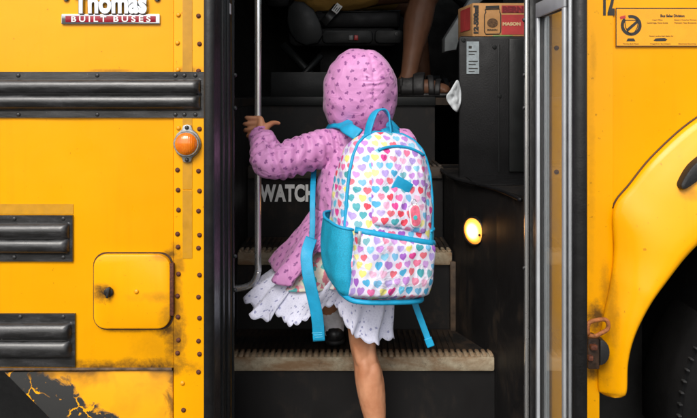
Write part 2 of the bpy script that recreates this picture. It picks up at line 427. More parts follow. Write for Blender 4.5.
# reflective tape strips
box('reflective_tape', X(182.5), X(192), -.0055, -.0035, Z(72), Z(-60), m_tape, post, 0)
box('reflective_tape', X(182.5), X(192), -.0055, -.0035, Z(189), Z(117), m_tape, post, 0)
box('reflective_tape', X(182.5), X(192), -.0055, -.0035, Z(258), Z(190), m_tape, post, 0)
box('reflective_tape', -4.2, X(73), -.0020, .001, Z(214), Z(204), m_tape, side, 0)

def rub_rail(top, bot, x1, tab, name='rub_rail'):
    """pressed steel rail: flat flanges, two half-round ribs that run out in rounded noses"""
    H = bot - top; nz = 44; xs = [-4.2, -3, -2, -1.4] + [X(-10 + i * 12) for i in range(int((x1 - 14) / 12) + 1)]
    e = X(x1); xs = [x for x in xs if x < e - .05]
    xs += [e - .05 + .05 * k / 14 for k in range(15)]
    def h(t, x):
        b = .004
        for c, w in ((.335, .175), (.655, .165)):
            q = abs(t - c) / w
            edge = max(0.0, min(1.0, (e - tab - x) / .022)); 
            if q < 1: b = max(b, .004 + .019 * math.sqrt(max(0, 1 - q * q)) * math.sqrt(max(0.0, 1 - (1 - edge) ** 2)))
        return b
    V, F = [], []
    for i, x in enumerate(xs):
        for j in range(nz + 1):
            t = j / nz
            V.append((x, -h(t, x) - .0035 + .0016 * noise.noise(Vector((x * 6, t * 2, top))), Z(top + H * t)))
    for i in range(len(xs) - 1):
        for j in range(nz): F.append((i * (nz + 1) + j, i * (nz + 1) + j + 1, (i + 1) * (nz + 1) + j + 1, (i + 1) * (nz + 1) + j))
    nV = len(V)
    # closed rim so that the rail has thickness
    loop = [j for j in range(nz + 1)] + [(i) * (nz + 1) + nz for i in range(1, len(xs))] + [(len(xs) - 1) * (nz + 1) + j for j in range(nz - 1, -1, -1)] + [i * (nz + 1) for i in range(len(xs) - 2, 0, -1)]
    for q in loop: V.append((V[q][0], .0, V[q][2]))
    for k in range(len(loop)):
        F.append((loop[k], nV + k, nV + (k + 1) % len(loop), loop[(k + 1) % len(loop)]))
    o = pydata(name, V, F, m_rail, bus, True, 50)
    bmx = bmesh.new(); bmx.from_mesh(o.data); bmesh.ops.recalc_face_normals(bmx, faces=bmx.faces); bmx.to_mesh(o.data); bmx.free()
    return o
r1 = rub_rail(72, 117.5, 205, .012); r2 = rub_rail(215, 261, 73, .008); r3 = rub_rail(313, 366, 75.5, .010)
me_s = lathe('screw', [(.0062, 0), (.006, .0025), (.004, .0045), (0, .005)], (0, 0, 0), (0, -1, 0), plain('black_screw', (.03, .03, .03), .4, .3, .4, 90), None, 10)
sc = me_s.data; bpy.data.objects.remove(me_s)
copies('screw', sc, [at(x, y, -.006) for x in (18, 97, 175, 184, 195) for y in (75.5, 114.5)], r1)
copies('screw', sc, [at(x, y, -.006) for x in (14, 63) for y in (218.5, 257)], r2)
copies('screw', sc, [at(x, y, -.006) for x in (20, 63) for y in (316.5, 356)], r3)
# fuel filler hatch
def rrect(x0, x1, z0, z1, r, n=7):
    out = []
    for cx, cz, a0 in ((x1 - r, z0 + r, -90), (x1 - r, z1 - r, 0), (x0 + r, z1 - r, 90), (x0 + r, z0 + r, 180)):
        for k in range(n + 1):
            a = R(a0 + 90 * k / n); out.append((cx + r * math.cos(a), cz + r * math.sin(a)))
    return out
gap = prism('hatch_shadow_gap', rrect(X(92.8), X(173), Z(329.6), Z(252), .037), -.001, .02, plain('hatch_gap', (.05, .02, .006), .7, 0, .5, 60), bus, 0)
hatch = prism('fuel_hatch', rrect(X(94.5), X(171), Z(327.5), Z(253.5), .034), -.016, -.0008, m_yel_door, bus, .006)
latch = lathe('hatch_latch', [(.013, 0), (.0125, .006), (.009, .008), (0, .008)], at(108.5, 292, -.016), (0, -1, 0), m_black, hatch, 24)
bm = bmesh.new(); bm_box(bm, -.0035, .0035, -.012, 0, -.015, .015, .002)
o = from_bm('latch_key', bm, m_rubber, hatch); o.location = at(108.5, 292, -.022); o.rotation_euler = (0, R(12), 0)
copies('rivet', rv_yel, [at(136, 291.5, -.016)], hatch)
box('hatch_hinge', X(170.5), X(174.5), -.018, -.003, Z(314), Z(262), m_rust, hatch, .002)
# amber marker lamp
ml = at(187, 143.5, -.006)
prism('marker_lamp_housing', [(ml.x + a * S0, ml.z + b * S0) for a, b in
      [(0, -19), (4, -18), (5.2, -14), (10, -10), (13.2, -4), (14, 0), (13.2, 4), (10, 10), (5.2, 14), (4, 18), (0, 19), (-4, 18), (-5.2, 14), (-10, 10), (-13.2, 4), (-14, 0), (-13.2, -4), (-10, -10), (-5.2, -14), (-4, -18)]],
      -.014, -.004, m_hous, bus, .003)
mh = [o for o in bus.children if o.name.startswith('marker_lamp_housing')][0]
lathe('lamp_rim', [(.0345, 0), (.0352, .008), (.0335, .012), (.031, .012)], (ml.x, -.013, ml.z), (0, -1, 0), m_hous, mh, 36)
lathe('amber_lens', [(.0322, 0), (.0318, .010), (.0285, .018), (.021, .0235), (.011, .0262), (0, .027)], (ml.x, -.013, ml.z), (0, -1, 0), m_amber, mh, 36, 60)
copies('screw', sc, [(ml.x, -.0135, ml.z + 16.0 * S0), (ml.x, -.0135, ml.z - 16.0 * S0)], mh)
# maker's emblem
emb = prism('emblem', rrect(X(61.5), X(160), Z(24.5), Z(14.5), .003), -.007, .0, m_chrome, bus, .002)
box('red_bar', X(66), X(156), -.0085, -.006, Z(22.4), Z(16.2), m_red, emb, .0005)
text_mesh('bar_lettering', 'BUILT', .021, X(107) - X(72), (X(72), -.0085, Z(22.0)), FACE, m_chrome, emb, .0012, .0004, spacing=1.5)
text_mesh('bar_lettering', 'BUSES', .021, X(151) - X(114), (X(114), -.0085, Z(22.0)), FACE, m_chrome, emb, .0012, .0004, spacing=1.5)
text_mesh('emblem_lettering', 'Thomas', .081, X(148) - X(74), (X(74), -.006, Z(12.8)), FACE, m_chrome, emb, .005, .0030, .0022, spacing=1.0)
for x in (66, 157):
    lathe('emblem_stud', [(.009, 0), (.009, .005), (.006, .008), (0, .0085)], at(x, -1.5, 0), (0, -1, 0), m_chrome, emb, 16)

# ---------------- stepwell
XL, XR0, XR1 = -.392, .462, .366
YS = [.0, .28, .55, .82, 1.09]; ZS = [.295, .572, .843, 1.114, FLOOR]
def step(i):
    y0, y1, zt = YS[i], YS[i + 1] if i < 4 else 1.4, ZS[i]
    xr0 = XR0 if i <= 1 else XR1; xr1 = XR0 if i == 0 else XR1
    t = prism('step_tread', [(XL, zt - .030), (xr0, zt - .030), (xr0, zt), (XL, zt)], y0 + .02, y0 + .03, m_tread, bus, 0)
    bm = bmesh.new()
    P = [(XL, y0 + .012), (xr0, y0 + .012), (xr1, y1 + .01), (XL, y1 + .01)]
    a = [bm.verts.new((x, y, zt)) for x, y in P]; b = [bm.verts.new((x, y, zt - .03)) for x, y in P]
    bm.faces.new(a); bm.faces.new(b[::-1])
    for k in range(4): bm.faces.new((a[k], a[(k + 1) % 4], b[(k + 1) % 4], b[k]))
    bmesh.ops.recalc_face_normals(bm, faces=bm.faces); bm.to_mesh(t.data); bm.free()
    # nosing bar and its ribs
    xn0, xn1 = XL + .004, xr0 - .004
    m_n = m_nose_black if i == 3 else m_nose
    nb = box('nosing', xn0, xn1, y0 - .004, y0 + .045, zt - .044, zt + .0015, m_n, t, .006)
    rib_me = None; n = int((xn1 - xn0) / .0193); w = (xn1 - xn0) / n
    for k in range(n):
        xa = xn0 + k * w
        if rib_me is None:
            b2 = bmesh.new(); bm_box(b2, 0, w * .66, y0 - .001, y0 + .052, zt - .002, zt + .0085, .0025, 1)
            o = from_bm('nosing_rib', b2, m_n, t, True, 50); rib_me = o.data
            b2 = bmesh.new(); bm_box(b2, 0, w * .45, y0 + .054, y1 - .012, zt - .002, zt + .0045, 0)
            o2 = from_bm('tread_rib', b2, m_tread, t, False); rib2 = o2.data
        else:
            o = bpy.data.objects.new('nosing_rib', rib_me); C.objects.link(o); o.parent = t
            o2 = bpy.data.objects.new('tread_rib', rib2); C.objects.link(o2); o2.parent = t
        o.location.x = xa + w * .19; o2.location.x = xa + w * .27
        lim = xr0 - (xr0 - xr1) * .9 - .02
        if xa > lim: bpy.data.objects.remove(o2)
    return t
for i in range(5):
    if i < 4: step(i)
for i in range(1, 5):
    xr = XR0 if i == 1 else XR1
    box('step_riser', XL + .002, xr - .002, YS[i] + .012, YS[i] + .022, ZS[i - 1] - .02, ZS[i] - .031, m_well, bus, 0)
box('step_riser', XL, XR0, .012, .022, .20, ZS[0] - .031, m_well, bus, 0)
text_mesh('warning_lettering', 'WATCH', .086, X(314.5, .82) - X(258.5, .82), (X(258.5, .82), .8285, Z(201, .82)), FACE, plain('white_paint', (.88, .88, .86), .5, 0, .08, 40), bus, .0008, .0042, spacing=1.06)
# cabin floor
fl = prism('cabin_floor', [(-4.2, FLOOR - .03), (1.0, FLOOR - .03), (1.0, FLOOR), (-4.2, FLOOR)], 1.095, 2.38, m_tread, bus, 0)
box('floor_edge_trim', XL, XR1, 1.088, 1.13, FLOOR - .034, FLOOR + .004, m_dark2, bus, .004)
box('cabin_floor', -4.2, XL, .05, 1.094, FLOOR - .03, FLOOR, m_tread, bus, 0)
# stepwell walls
box('stepwell_wall', XL - .02, XL, .03, 1.10, .2, FLOOR - .031, m_well, bus, .001)
bm = bmesh.new()
def wall_poly(bm, pts, z0, z1):
    A = [bm.verts.new((x, y, z0)) for x, y in pts]; B = [bm.verts.new((x, y, z1)) for x, y in pts]
    for k in range(len(pts)): bm.faces.new((A[k], A[(k + 1) % len(pts)], B[(k + 1) % len(pts)], B[k]))
    bm.faces.new(A[::-1]); bm.faces.new(B)
WALLTOP = 1.10
wall_poly(bm, [(.53, .03), (XR0 + .002, .28), (XR1 + .002, .55), (XR1 + .002, 1.10), (.70, 1.10), (.70, .03)], .2, WALLTOP)
from_bm('stepwell_wall', bm, m_well, bus, False)
box('wall_cap', XR1 + .05, .695, .36, .598, WALLTOP + .001, WALLTOP + .004, m_dark, bus, 0)
tube('wall_trim', catmull([(.50, .10, WALLTOP - .01), (XR0 - .004, .28, WALLTOP + .0), (XR1 - .004, .56, WALLTOP + .004), (XR1 - .004, 1.08, WALLTOP + .006)], 6), .006, m_dark, bus, 8)
box('post_plate', XR1 - .012, XR1 + .014, .538, .556, ZS[1], ZS[2] - .03, plain('rusty_post', (.06, .038, .022), .7, 0, .6, 25, bump=.5), bus, .002)
# console with its label and trim
KY = .60; KT = Z(36, KY)
bm = bmesh.new(); wall_poly(bm, [(X(458, KY), KY), (.99, KY), (.99, 1.35), (.505, 1.35)], WALLTOP - .02, KT)
bmesh.ops.bevel(bm, geom=list(bm.edges), offset=.010, segments=2, affect='EDGES', profile=.5)
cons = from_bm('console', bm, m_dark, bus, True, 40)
box('console_seam', X(497.5, KY), X(499, KY), KY - .003, KY + .002, WALLTOP + .02, KT - .03, m_dark2, cons, .001)
box('console_trim', X(508, KY), X(526, KY), KY - .012, KY + .001, WALLTOP + .02, KT - .01, m_dark2, cons, .004)
for (x, y) in ((494, 47), (499, 96), (463, 40)):
    lathe('console_screw', [(.008, 0), (.007, .003), (0, .004)], at(x, y, KY - .0005), (0, -1, 0), m_dark2, cons, 12)
lab = box('console_label', X(466, KY), X(478.5, KY), KY - .003, KY + .001, Z(74, KY), Z(41.5, KY), plain('grey_sticker', (.25, .29, .31), .5, 0, .2, 60), cons, 0)
for k, (w, y) in enumerate([(3, 46), (8, 51), (6, 54), (9, 61), (7, 64), (9, 68), (6, 71)]):
    box('label_print', X(468, KY), X(468 + w, KY), KY - .004, KY - .0025, Z(y + (2.6 if k == 0 else .9), KY), Z(y, KY), m_ink, lab, 0)
# step lamp on the slanted wall, lit
lp = at(473, 231, .40); ldir = Vector((-.80, -.60, -.02)).normalized()
gl_ = G('lamp_glow'); dd = gl_.vm('DISTANCE', gl_.co(), tuple(lp))
gl_.set(col=(.9, .5, .1), emit=gl_.mix(gl_.ramp(dd, .010, .032), (1.0, .78, .40), (1.0, .27, .02)), emits=gl_.ramp(dd, .008, .038, 6.0, .62)); m_lampglow = gl_.mat
m_bulb = m_lampglow
lh = lathe('step_lamp', [(.030, -.045), (.040, -.030), (.0475, -.012), (.0485, 0), (.0465, .004), (.0435, .003), (.043, -.002)], lp, ldir, m_black, bus, 36)
lathe('lamp_reflector', [(.043, 0), (.040, .003), (.026, .006), (.022, .006)], lp, ldir, m_lampglow, lh, 36, 80)
lathe('lamp_bulb', [(.024, .0055), (.020, .011), (.010, .015), (0, .016)], lp, ldir, m_bulb, lh, 24, 80)
sd = ldir.cross(Vector((0, 0, 1))).normalized()
lathe('lamp_screw', [(.0045, 0), (.004, .003), (0, .0035)], lp + ldir * .006 - Vector((0, 0, .008)) + sd * -.033, ldir, m_rust, lh, 10)
tube('lamp_stem', [lp - ldir * .03, lp - ldir * .09], .014, m_black, lh, 12)
# handrail
rx, ry = X(257.5, .25), .25
rail_pts = [(rx - .004, ry, 2.35), (rx, ry, 1.6)] + catmull([(rx, ry, 1.3), (rx, ry, .90), (rx - .001, ry, .845), (rx - .018, ry, .809), (rx - .055, ry, .796), (XL + .002, ry, .793)], 8)
rail = tube('handrail', rail_pts, .0108, m_steel, bus, 16)
lathe('rail_flange', [(.024, 0), (.024, .004), (.014, .008)], (XL + .0005, ry, .793), (1, 0, 0), m_steel, rail, 20)

# ---------------- cabin shell
box('roof', -4.2, 1.0, .0, 2.42, 3.26, 3.30, m_yel, bus, .01)
box('ceiling', -4.2, .98, .05, 2.38, 3.20, 3.255, plain('grey_ceiling', (.10, .10, .10), .7), bus, 0)
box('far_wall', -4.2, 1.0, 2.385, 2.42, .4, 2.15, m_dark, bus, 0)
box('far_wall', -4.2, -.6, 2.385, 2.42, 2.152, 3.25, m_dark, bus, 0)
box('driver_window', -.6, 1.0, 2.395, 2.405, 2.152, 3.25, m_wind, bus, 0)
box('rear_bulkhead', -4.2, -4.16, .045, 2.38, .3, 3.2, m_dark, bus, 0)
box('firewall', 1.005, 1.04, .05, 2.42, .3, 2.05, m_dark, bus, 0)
box('windshield', 1.01, 1.02, .05, 2.42, 2.055, 3.25, m_wind, bus, 0)
box('door_header', -.338, .95, .0, .05, 2.55, 3.25, m_yel, bus, .003)
# barrier behind the door, dark, and the bracket shapes seen past the rail
br = box('barrier_panel', -.56, -.53, .32, 1.06, FLOOR + .001, 2.25, m_dark2, bus, .01)
box('barrier_panel', -.335, -.05, 1.16, 1.18, FLOOR + .001, FLOOR + .11, m_dark2, bus, .004)
tube('barrier_post', catmull([(-.45, .40, FLOOR), (-.448, .40, 1.62), (-.43, .42, 1.72), (-.41, .50, 1.74)], 6), .016, m_dark2, bus, 10)
tube('floor_brace', [(-.30, 1.34, 1.62), (-.07, 1.34, FLOOR)], .018, m_dark2, bus, 10)
tube('floor_brace', [(-.12, 1.30, 1.57), (-.30, 1.30, FLOOR)], .014, m_dark2, bus, 10)
# dash piece, pale grey, behind the box of jars
dash = prism('dash_bracket', [(X(444, 1.5), Z(52, 1.5)), (X(456, 1.5), Z(50, 1.5)), (X(463, 1.5), Z(26, 1.5)), (X(476, 1.5), Z(6, 1.5)), (X(500, 1.5), Z(-14, 1.5)), (X(478, 1.5), Z(-14, 1.5)), (X(458, 1.5), Z(16, 1.5)), (X(444, 1.5), Z(38, 1.5))], 1.50, 1.60, plain('grey_plastic', (.34, .36, .36), .45, 0, .2, 20), bus, .01)
tube('steering_column', [(.75, 1.85, 1.75), (.42, 1.80, 2.02)], .035, m_dark2, bus, 12)
box('dashboard', .70, 1.0, 1.37, 2.38, 1.45, 2.0, m_dark, bus, .03)

# ---------------- driver seat
SY = 1.50
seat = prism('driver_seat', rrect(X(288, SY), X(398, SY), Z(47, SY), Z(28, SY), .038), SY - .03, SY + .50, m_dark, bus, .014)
prism('seat_recliner_cover', [(x, z) for x, z in [(X(a, SY), Z(b, SY)) for a, b in
      [(290, 33), (296, 42), (306, 46.5), (318, 44), (323, 36), (321, 24), (314, 11), (304, 3), (294, 2), (288, 9), (287, 22)]]][::1], SY - .05, SY - .025, m_dark2, seat, .010)
prism('seat_side_trim', rrect(X(322, SY), X(372, SY), Z(44, SY), Z(30.5, SY), .022), SY - .044, SY - .028, m_dark2, seat, .006)
prism('seat_side_trim', rrect(X(374, SY), X(402, SY), Z(44, SY), Z(30.5, SY), .022), SY - .044, SY - .028, m_dark2, seat, .006)
box('seat_cushion', X(312, SY), X(400, SY), SY - .02, SY + .48, Z(28.5, SY), Z(10.5, SY), m_dark, seat, .022)
tube('cushion_piping', [(X(322, SY), SY - .019, Z(12.5, SY)), (X(400, SY), SY - .019, Z(11.5, SY))], .004, m_dark2, seat, 8)
bk = box('seat_back', -.40, -.27, SY - .02, SY + .48, Z(9, SY), 2.55, m_dark, seat, .04)
box('buckle_button', X(353.5, SY), X(357.5, SY), SY - .051, SY - .043, Z(41, SY), Z(36, SY), plain('red_button', (.5, .02, .02), .35, 0, .1), seat, .002)
box('buckle_button', X(348.5, SY), X(352.5, SY), SY - .051, SY - .043, Z(41, SY), Z(36, SY), plain('grey_button', (.16, .16, .16), .4, 0, .1), seat, .002)
lathe('trim_screw', [(.010, 0), (.009, .003), (0, .004)], at(396, 34, SY - .044), (0, -1, 0), m_black, seat, 14)
box('seat_pedestal', X(318, SY), X(385, SY), SY + .10, SY + .40, FLOOR + .001, Z(46.5, SY), m_dark, seat, .01)
belt = tube('seat_belt', catmull([at(322, 24, SY - .06), at(330, 15, SY - .07), at(338, 5, SY - .02), at(346, -8, SY + .05), at(352, -22, SY + .14)], 5), .02, m_black, seat, 12, (.020, .002), (0, -1, .2))
box('belt_tag', -.016, .016, -.0035, 0, -.022, .022, m_white, seat, .001)
tg = [o for o in seat.children if o.name.startswith('belt_tag')][0]
tg.location = at(336.5, 8.5, SY - .068); tg.rotation_euler = (0, R(38), 0)
for k, (dx, w) in enumerate(((-.010, .004), (0, .004), (.009, .004))):
    o = box('tag_print', dx - w / 2, dx + w / 2, -.0045, -.003, -.014, .014 if k != 1 else .004, m_ink, tg, 0)

# ================================================================== doors
def door_leaf(x_in, x_out, y0, y1, right):
    """leaf standing out from the bus side; y0 near edge, y1 hinge side"""
    xa, xb = min(x_in, x_out), max(x_in, x_out)
    root = None
    zb, zt = .33, 2.50
    wy0, wy1, wz0, wz1 = (y0 + .075, y1 - .105, .46, 1.622) if right else (y0 + .10, y1 - .08, .46, 1.75)
    bm = bmesh.new()
    for (a, b, c, d) in ((y0, wy0, zb, zt), (wy1, y1, zb, zt), (wy0, wy1, zb, wz0), (wy0, wy1, wz1, wz1 + .10), (wy0, wy1, 2.38, zt)):
        bm_box(bm, xa, xb, a, b, c, d, .0)
    bmesh.ops.remove_doubles(bm, verts=bm.verts, dist=1e-5)
    root = from_bm('door_leaf', bm, m_black, bus, False)
    s = -1 if right else 1                      # direction of the doorway-side face
    face = x_in
    # aluminium bezel on the doorway side, one mesh per bar
    w = .020
    def bar(n, a, b, c, d, m=m_alu, t=.006): 
        xx = sorted((face + s * t, face - s * .002)); return box(n, xx[0], xx[1], a, b, c, d, m, root, .0015)
    if right:
        bar('window_bezel', wy0 - .016, wy0 + .002, wz0, wz1 - w); bar('window_bezel', wy1 - .004, wy1 + .014, wz0, wz1 - w)
        bar('window_bezel', wy0 - .016, wy1 + .014, wz1 - w + .001, wz1 + w); bar('window_bezel', wy0 - .016, wy1 + .014, wz0 - w, wz0 - .001)
        xm = (xa + xb) / 2
        for (c, d) in ((wz0, wz1), (wz1 + .10, 2.38)):
            box('window_pane', xm - .002, xm + .002, wy0, wy1, c, d, m_glass, root, 0)
            for (a, b) in ((wy0, wy0 + .006), (wy1 - .006, wy1)):
                box('pane_gasket', xm - .006, xm + .006, a, b, c, d, m_rubber, root, .002)
            box('pane_gasket', xm - .006, xm + .006, wy0 + .006, wy1 - .006, d - .02, d, m_rubber, root, .002)
    else:
        xm = (xa + xb) / 2
        for (c, d) in ((wz0, wz1), (wz1 + .10, 2.38)):
            box('window_pane', xm - .002, xm + .002, wy0, wy1, c, d, m_tint, root, 0)
        bar('window_bezel', wy0 - .01, wy0 + .008, wz0, wz1, m_dark2); bar('window_bezel', wy1 - .008, wy1 + .01, wz0, wz1, m_dark2, .008)
    return root
m_tint = plain('dark_tinted_glass', (.012, .013, .014), .12, 0, .3, 6, spec=.6)
leaf_r = door_leaf(.512, .530, -.375, .045, True)
tube('edge_seal', [(.523, -.385, .34), (.523, -.385, 2.48)], .016, m_rubber, leaf_r, 12)
tube('edge_strip', [(.508, -.362, .34), (.508, -.362, 2.48)], .0045, m_alu, leaf_r, 8)
box('edge_trim', .500, .511, .048, .066, .33, 2.48, m_steel, leaf_r, .003)
copies('screw', sc, [(.4995, .057, Z(p, .057)) for p in (20, 75, 108, 268)], leaf_r)
leaf_l = door_leaf(-.315, -.338, -.315, -.07, False)
tube('edge_seal', [(-.3265, -.322, .34), (-.3265, -.322, 2.48)], .0125, m_rubber, leaf_l, 12)
tube('edge_strip', [(-.3125, -.185, .34), (-.3125, -.185, 2.48)], .004, m_dark2, leaf_l, 8)
box('leaf_label', -.3135, -.3115, -.115, -.085, Z(14, -.1), Z(3.5, -.1), m_white, leaf_l, 0)
o = box('leaf_track', -.3145, -.3075, -.068, -.052, .33, 2.48, m_alu, leaf_l, .002); o.data.materials[0] = m_dark2
copies('screw', sc, [(-.3055, -.060, Z(p, -.06)) for p in (75, 108, 256, 290)], leaf_l)
box('door_jamb', -.3345, -.326, .0, .06, .30, 2.54, m_rubber, bus, .006)
box('door_jamb', .528, .556, -.002, .06, .30, 2.54, plain('pale_grey_jamb', (.42, .44, .45), .5, 0, .1), bus, .004)

# ================================================================== cowl, fender, wheel
def xz(px, py): v = at(px, py); return (v.x, v.z)
cowl = prism('cowl_panel', [xz(550.5, 478), xz(599, 478), xz(599, 380), xz(602, 345), xz(614, 318), xz(630, 275), xz(652, 240), xz(685, 205), xz(735, 170), xz(800, 145), xz(850, 140), xz(905, 148),
              xz(960, 175), xz(1010, 230), xz(1045, 300), xz(1060, 390), xz(1200, 390), xz(1200, -60), xz(550.5, -160)], 0.0, .03, m_yel_r, bus, .002)
prism('cowl_post', [xz(551, 477), xz(598.5, 477), xz(598.5, 340), xz(612, 300), xz(612, -120), xz(551, -120)], -.0045, -.0005, m_yel_r, bus, .0015)
copies('rivet', rv_rust, [at(556, 48, -.0045), at(556, 172, -.0045), at(556, -60, -.0045)], cowl)
pairs = [((607, 396.5), (615, 398)), ((600.5, 393), (622, 397)), ((597.5, 387), (626.5, 391)), ((597.5, 352), (628, 362)), ((602, 318), (635, 335)), ((609, 285), (650, 305)), ((613, 250), (667, 281)),
         ((612.5, 209), (684, 259)), ((630, 184), (699, 243)), ((655, 154), (716, 226)), ((697, 118), (742, 205)), ((760, 85), (785, 188)), ((850, 70), (850, 178)),
         ((950, 95), (925, 193)), ((1040, 190), (1000, 240)), ((1090, 300), (1045, 330)), ((1110, 390), (1060, 395))]
Oc = catmull([(a[0], a[1], 0) for a, b in pairs], 7); Lc = catmull([(b[0], b[1], 0) for a, b in pairs], 7)
prof = [(0, .0), (0, .006), (.012, .016), (.04, .022), (.10, .028), (.2, .037), (.35, .052), (.5, .063), (.65, .073), (.8, .080), (.92, .084), (.965, .083), (.99, .077), (1.0, .066), (1.0, .02), (1.0, -.06), (1.0, -.12)]
V, F = [], []; n = len(Oc); k = len(prof)
for i in range(n):
    amp = .55 + .45 * min(1.0, i / 37.0)
    for s_, h in prof:
        q = Oc[i].lerp(Lc[i], s_); hh = h * amp if h > .0 else h
        p = at(q.x, q.y, -max(hh, 0)); p.y = -hh if h > 0 else -h
        V.append(p)
for i in range(n - 1):
    for j in range(k - 1): F.append((i * k + j, (i + 1) * k + j, (i + 1) * k + j + 1, i * k + j + 1))
F.append(tuple(range(k - 4, -1, -1)))
fend = pydata('fender', V, F, m_yel_f, bus, True, 55)
bmx = bmesh.new(); bmx.from_mesh(fend.data); bmesh.ops.recalc_face_normals(bmx, faces=bmx.faces); bmx.to_mesh(fend.data); bmx.free()
tube('fender_gap_shadow', [at(q.x - .5, q.y - .7, -.003) for q in Oc[49:92]], .0027, plain('brown_gap_shadow', (.05, .018, .006), .6), fend, 8)  # dark brown tube stands in for the shadow in the fender seam gap
# rubber hood catch in its pocket on the fender
prism('hood_catch', [xz(v.x, v.y) for v in catmull([(a, b, 0) for a, b in [(668, 184), (669, 178), (679, 163), (694, 151), (712, 142), (722, 146), (716, 158), (698, 168), (682, 180), (672, 186)]], 5, True)], -.082, -.045, m_rubber, fend, .008)
# latch at the fender tip
lt = tube('fender_latch', catmull([at(a, b, -.075) for a, b in [(588, 334), (588, 324), (594, 320.5), (604, 319.5), (607.5, 323), (607, 329), (601, 333), (594, 336)]], 5, True), .0058, m_rust2, bus, 10)
lt2 = box('latch_bracket', X(586, -.045), X(598, -.045), -.058, -.002, Z(368, -.045), Z(337, -.045), plain('rusty_dark_bracket', (.045, .025, .015), .6, .4, .7, 50, bump=.5), lt, .005)
box('latch_bolt', X(590, -.07), X(597, -.07), -.075, -.055, Z(350, -.07), Z(345, -.07), m_rust, lt, .003)
box('latch_bolt', X(588, -.07), X(593, -.07), -.072, -.055, Z(361, -.07), Z(356, -.07), m_rust, lt, .003)
prism('latch_bumper', [(x, z) for x, z in [(X(599 + 10 * math.cos(R(a)), -.06), Z(352 - 13 * math.sin(R(a)), -.06)) for a in range(-90, 91, 15)]], -.066, -.03, m_rubber, lt, .005)
# wheel housing and front wheel
wh = bmesh.new(); bm_box(wh, .69, 2.35, .50, .52, .1, 1.3)
bm_box(wh, .678, .69, .032, .50, .1, 1.3); bm_box(wh, .69, 2.35, .032, .50, 1.30, 1.32)
from_bm('wheel_housing', wh, m_rubber, bus, False)
WC = Vector((X(846, .02), .0, .482))
wheel = empty('wheel', WC); wheel.parent = bus
m_tyre = plain('tyre_rubber', (0.0045, 0.0045, 0.0047), .75, 0, .3, 12, bump=.3, bscale=160, spec=.12)
ty = lathe('tyre', [(.285, .030), (.300, .012), (.33, .004), (.38, -.002), (.425, .0), (.452, .008), (.455, .013), (.462, .012), (.466, .018), (.480, .040), (.482, .06), (.482, .22), (.46, .25), (.30, .25)], (0, .02, 0), (0, 1, 0), m_tyre, wheel, 96, 50)
b = bmesh.new()
for a in range(90):
    bb = bmesh.new(); bm_box(bb, -.0022, .0022, .014, .03, .462, .472, .0008, 1)
    merge(b, bb, Matrix.Rotation(2 * math.pi * a / 90, 4, 'Y'))
from_bm('shoulder_lugs', b, plain('scuffed_tyre_rubber', (.018, .018, .018), .7, 0, .7, 14), wheel, False)['kind'] = 'stuff'
lathe('rim', [(.288, .02), (.29, .045), (.26, .06), (.24, .12), (.10, .13), (.09, .06), (0, .06)], (0, .02, 0), (0, 1, 0), plain('black_rim', (.02, .02, .02), .4, .3), wheel, 48)

# decal and number on the cowl
dec = box('dealer_decal', X(614.5), X(742), -.0062, -.0042, Z(46.6), Z(8.2), plain('decal_film', (0.80, 0.335, 0.006), .3, 0, .05, 40), bus, 0)
for (a, b_, c, d) in ((614.5, 742, 8.2, 8.9), (614.5, 742, 45.9, 46.6), (614.5, 615.2, 8.9, 45.9), (741.3, 742, 8.9, 45.9)):
    box('decal_border', X(a), X(b_), -.0068, -.0060, Z(d), Z(c), m_ink, dec, 0)
cx, cz = X(629.8), Z(25.6)
ring = bmesh.new()
for q in range(40):
    t0, t1 = 2 * math.pi * q / 40, 2 * math.pi * (q + 1) / 40
    ri, ro = 7.2 * S0, 10.4 * S0
    P = [(ro, t0), (ro, t1), (ri, t1), (ri, t0)]
    if 100 < math.degrees(t0) % 360 < 135: continue
    ring.faces.new([ring.verts.new((cx + r_ * math.cos(t), -.0066, cz + r_ * math.sin(t))) for r_, t in P])
from_bm('decal_ring', ring, m_ink, dec, False)
def flat(name, pts, mat, y=-.0068):
    pydata(name, [(X(a), y, Z(b)) for a, b in pts], [tuple(range(len(pts)))], mat, dec, False)
SH = [(623.5, 20.5), (636.5, 20.5), (636.2, 27), (633.5, 32), (630, 35), (626.5, 32), (624, 27)]
tube('decal_shield', [(X(a), -.0066, Z(b)) for a, b in SH + SH[:1]], .0012, m_ink, dec, 6)
flat('decal_band', [(625, 29.5), (635.2, 20.6), (636.8, 22.8), (626.8, 31.6)], m_ink)
flat('decal_tick', [(618.5, 17), (624, 15.5), (624.3, 18.6), (619, 19.6)], m_redink)
def words(s, px, py, w, h, mat=m_ink, align='LEFT', bold=.0):
    text_mesh('decal_lettering', s, h * S0 * 1.4, w * S0, (X(px), -.0066, Z(py)), FACE, mat, dec, .0002, bold, align=align)
words('Bus Sales Division', 659, 17.3, 24, 2.6, bold=.0004)
words('Head Office', 651, 20.8, 10, 1.3); words('Cambridge, Nova Scotia', 645.5, 23.8, 21, 1.4)
words('Eastern Coaches Division', 673, 20.8, 22, 1.4); words('Moncton, New Brunswick', 673, 23.8, 22, 1.4)
words('Factory authorized dealer for', 648, 36.8, 24, 1.2)
words('Thomas Built Buses', 621.5, 44.6, 16, 1.3); words('Freightliner Bus Chassis', 649, 44.6, 20, 1.3); words('Electrical Sound by Safety', 677, 44.6, 24, 1.3)
flat('decal_mark', [(625, 41.4), (634, 41.4), (632.5, 38.6), (626.5, 38.6)], m_ink)
flat('decal_mark', [(652, 40.8), (654, 38.6), (663, 38.2), (666, 39.5), (664, 41.2), (655, 41.4)], m_ink)
text_mesh('unit_number', '12', .098, X(613.6) - X(602), (X(602), -.0048, Z(13.8)), FACE, m_ink, bus, .0004, .0052)

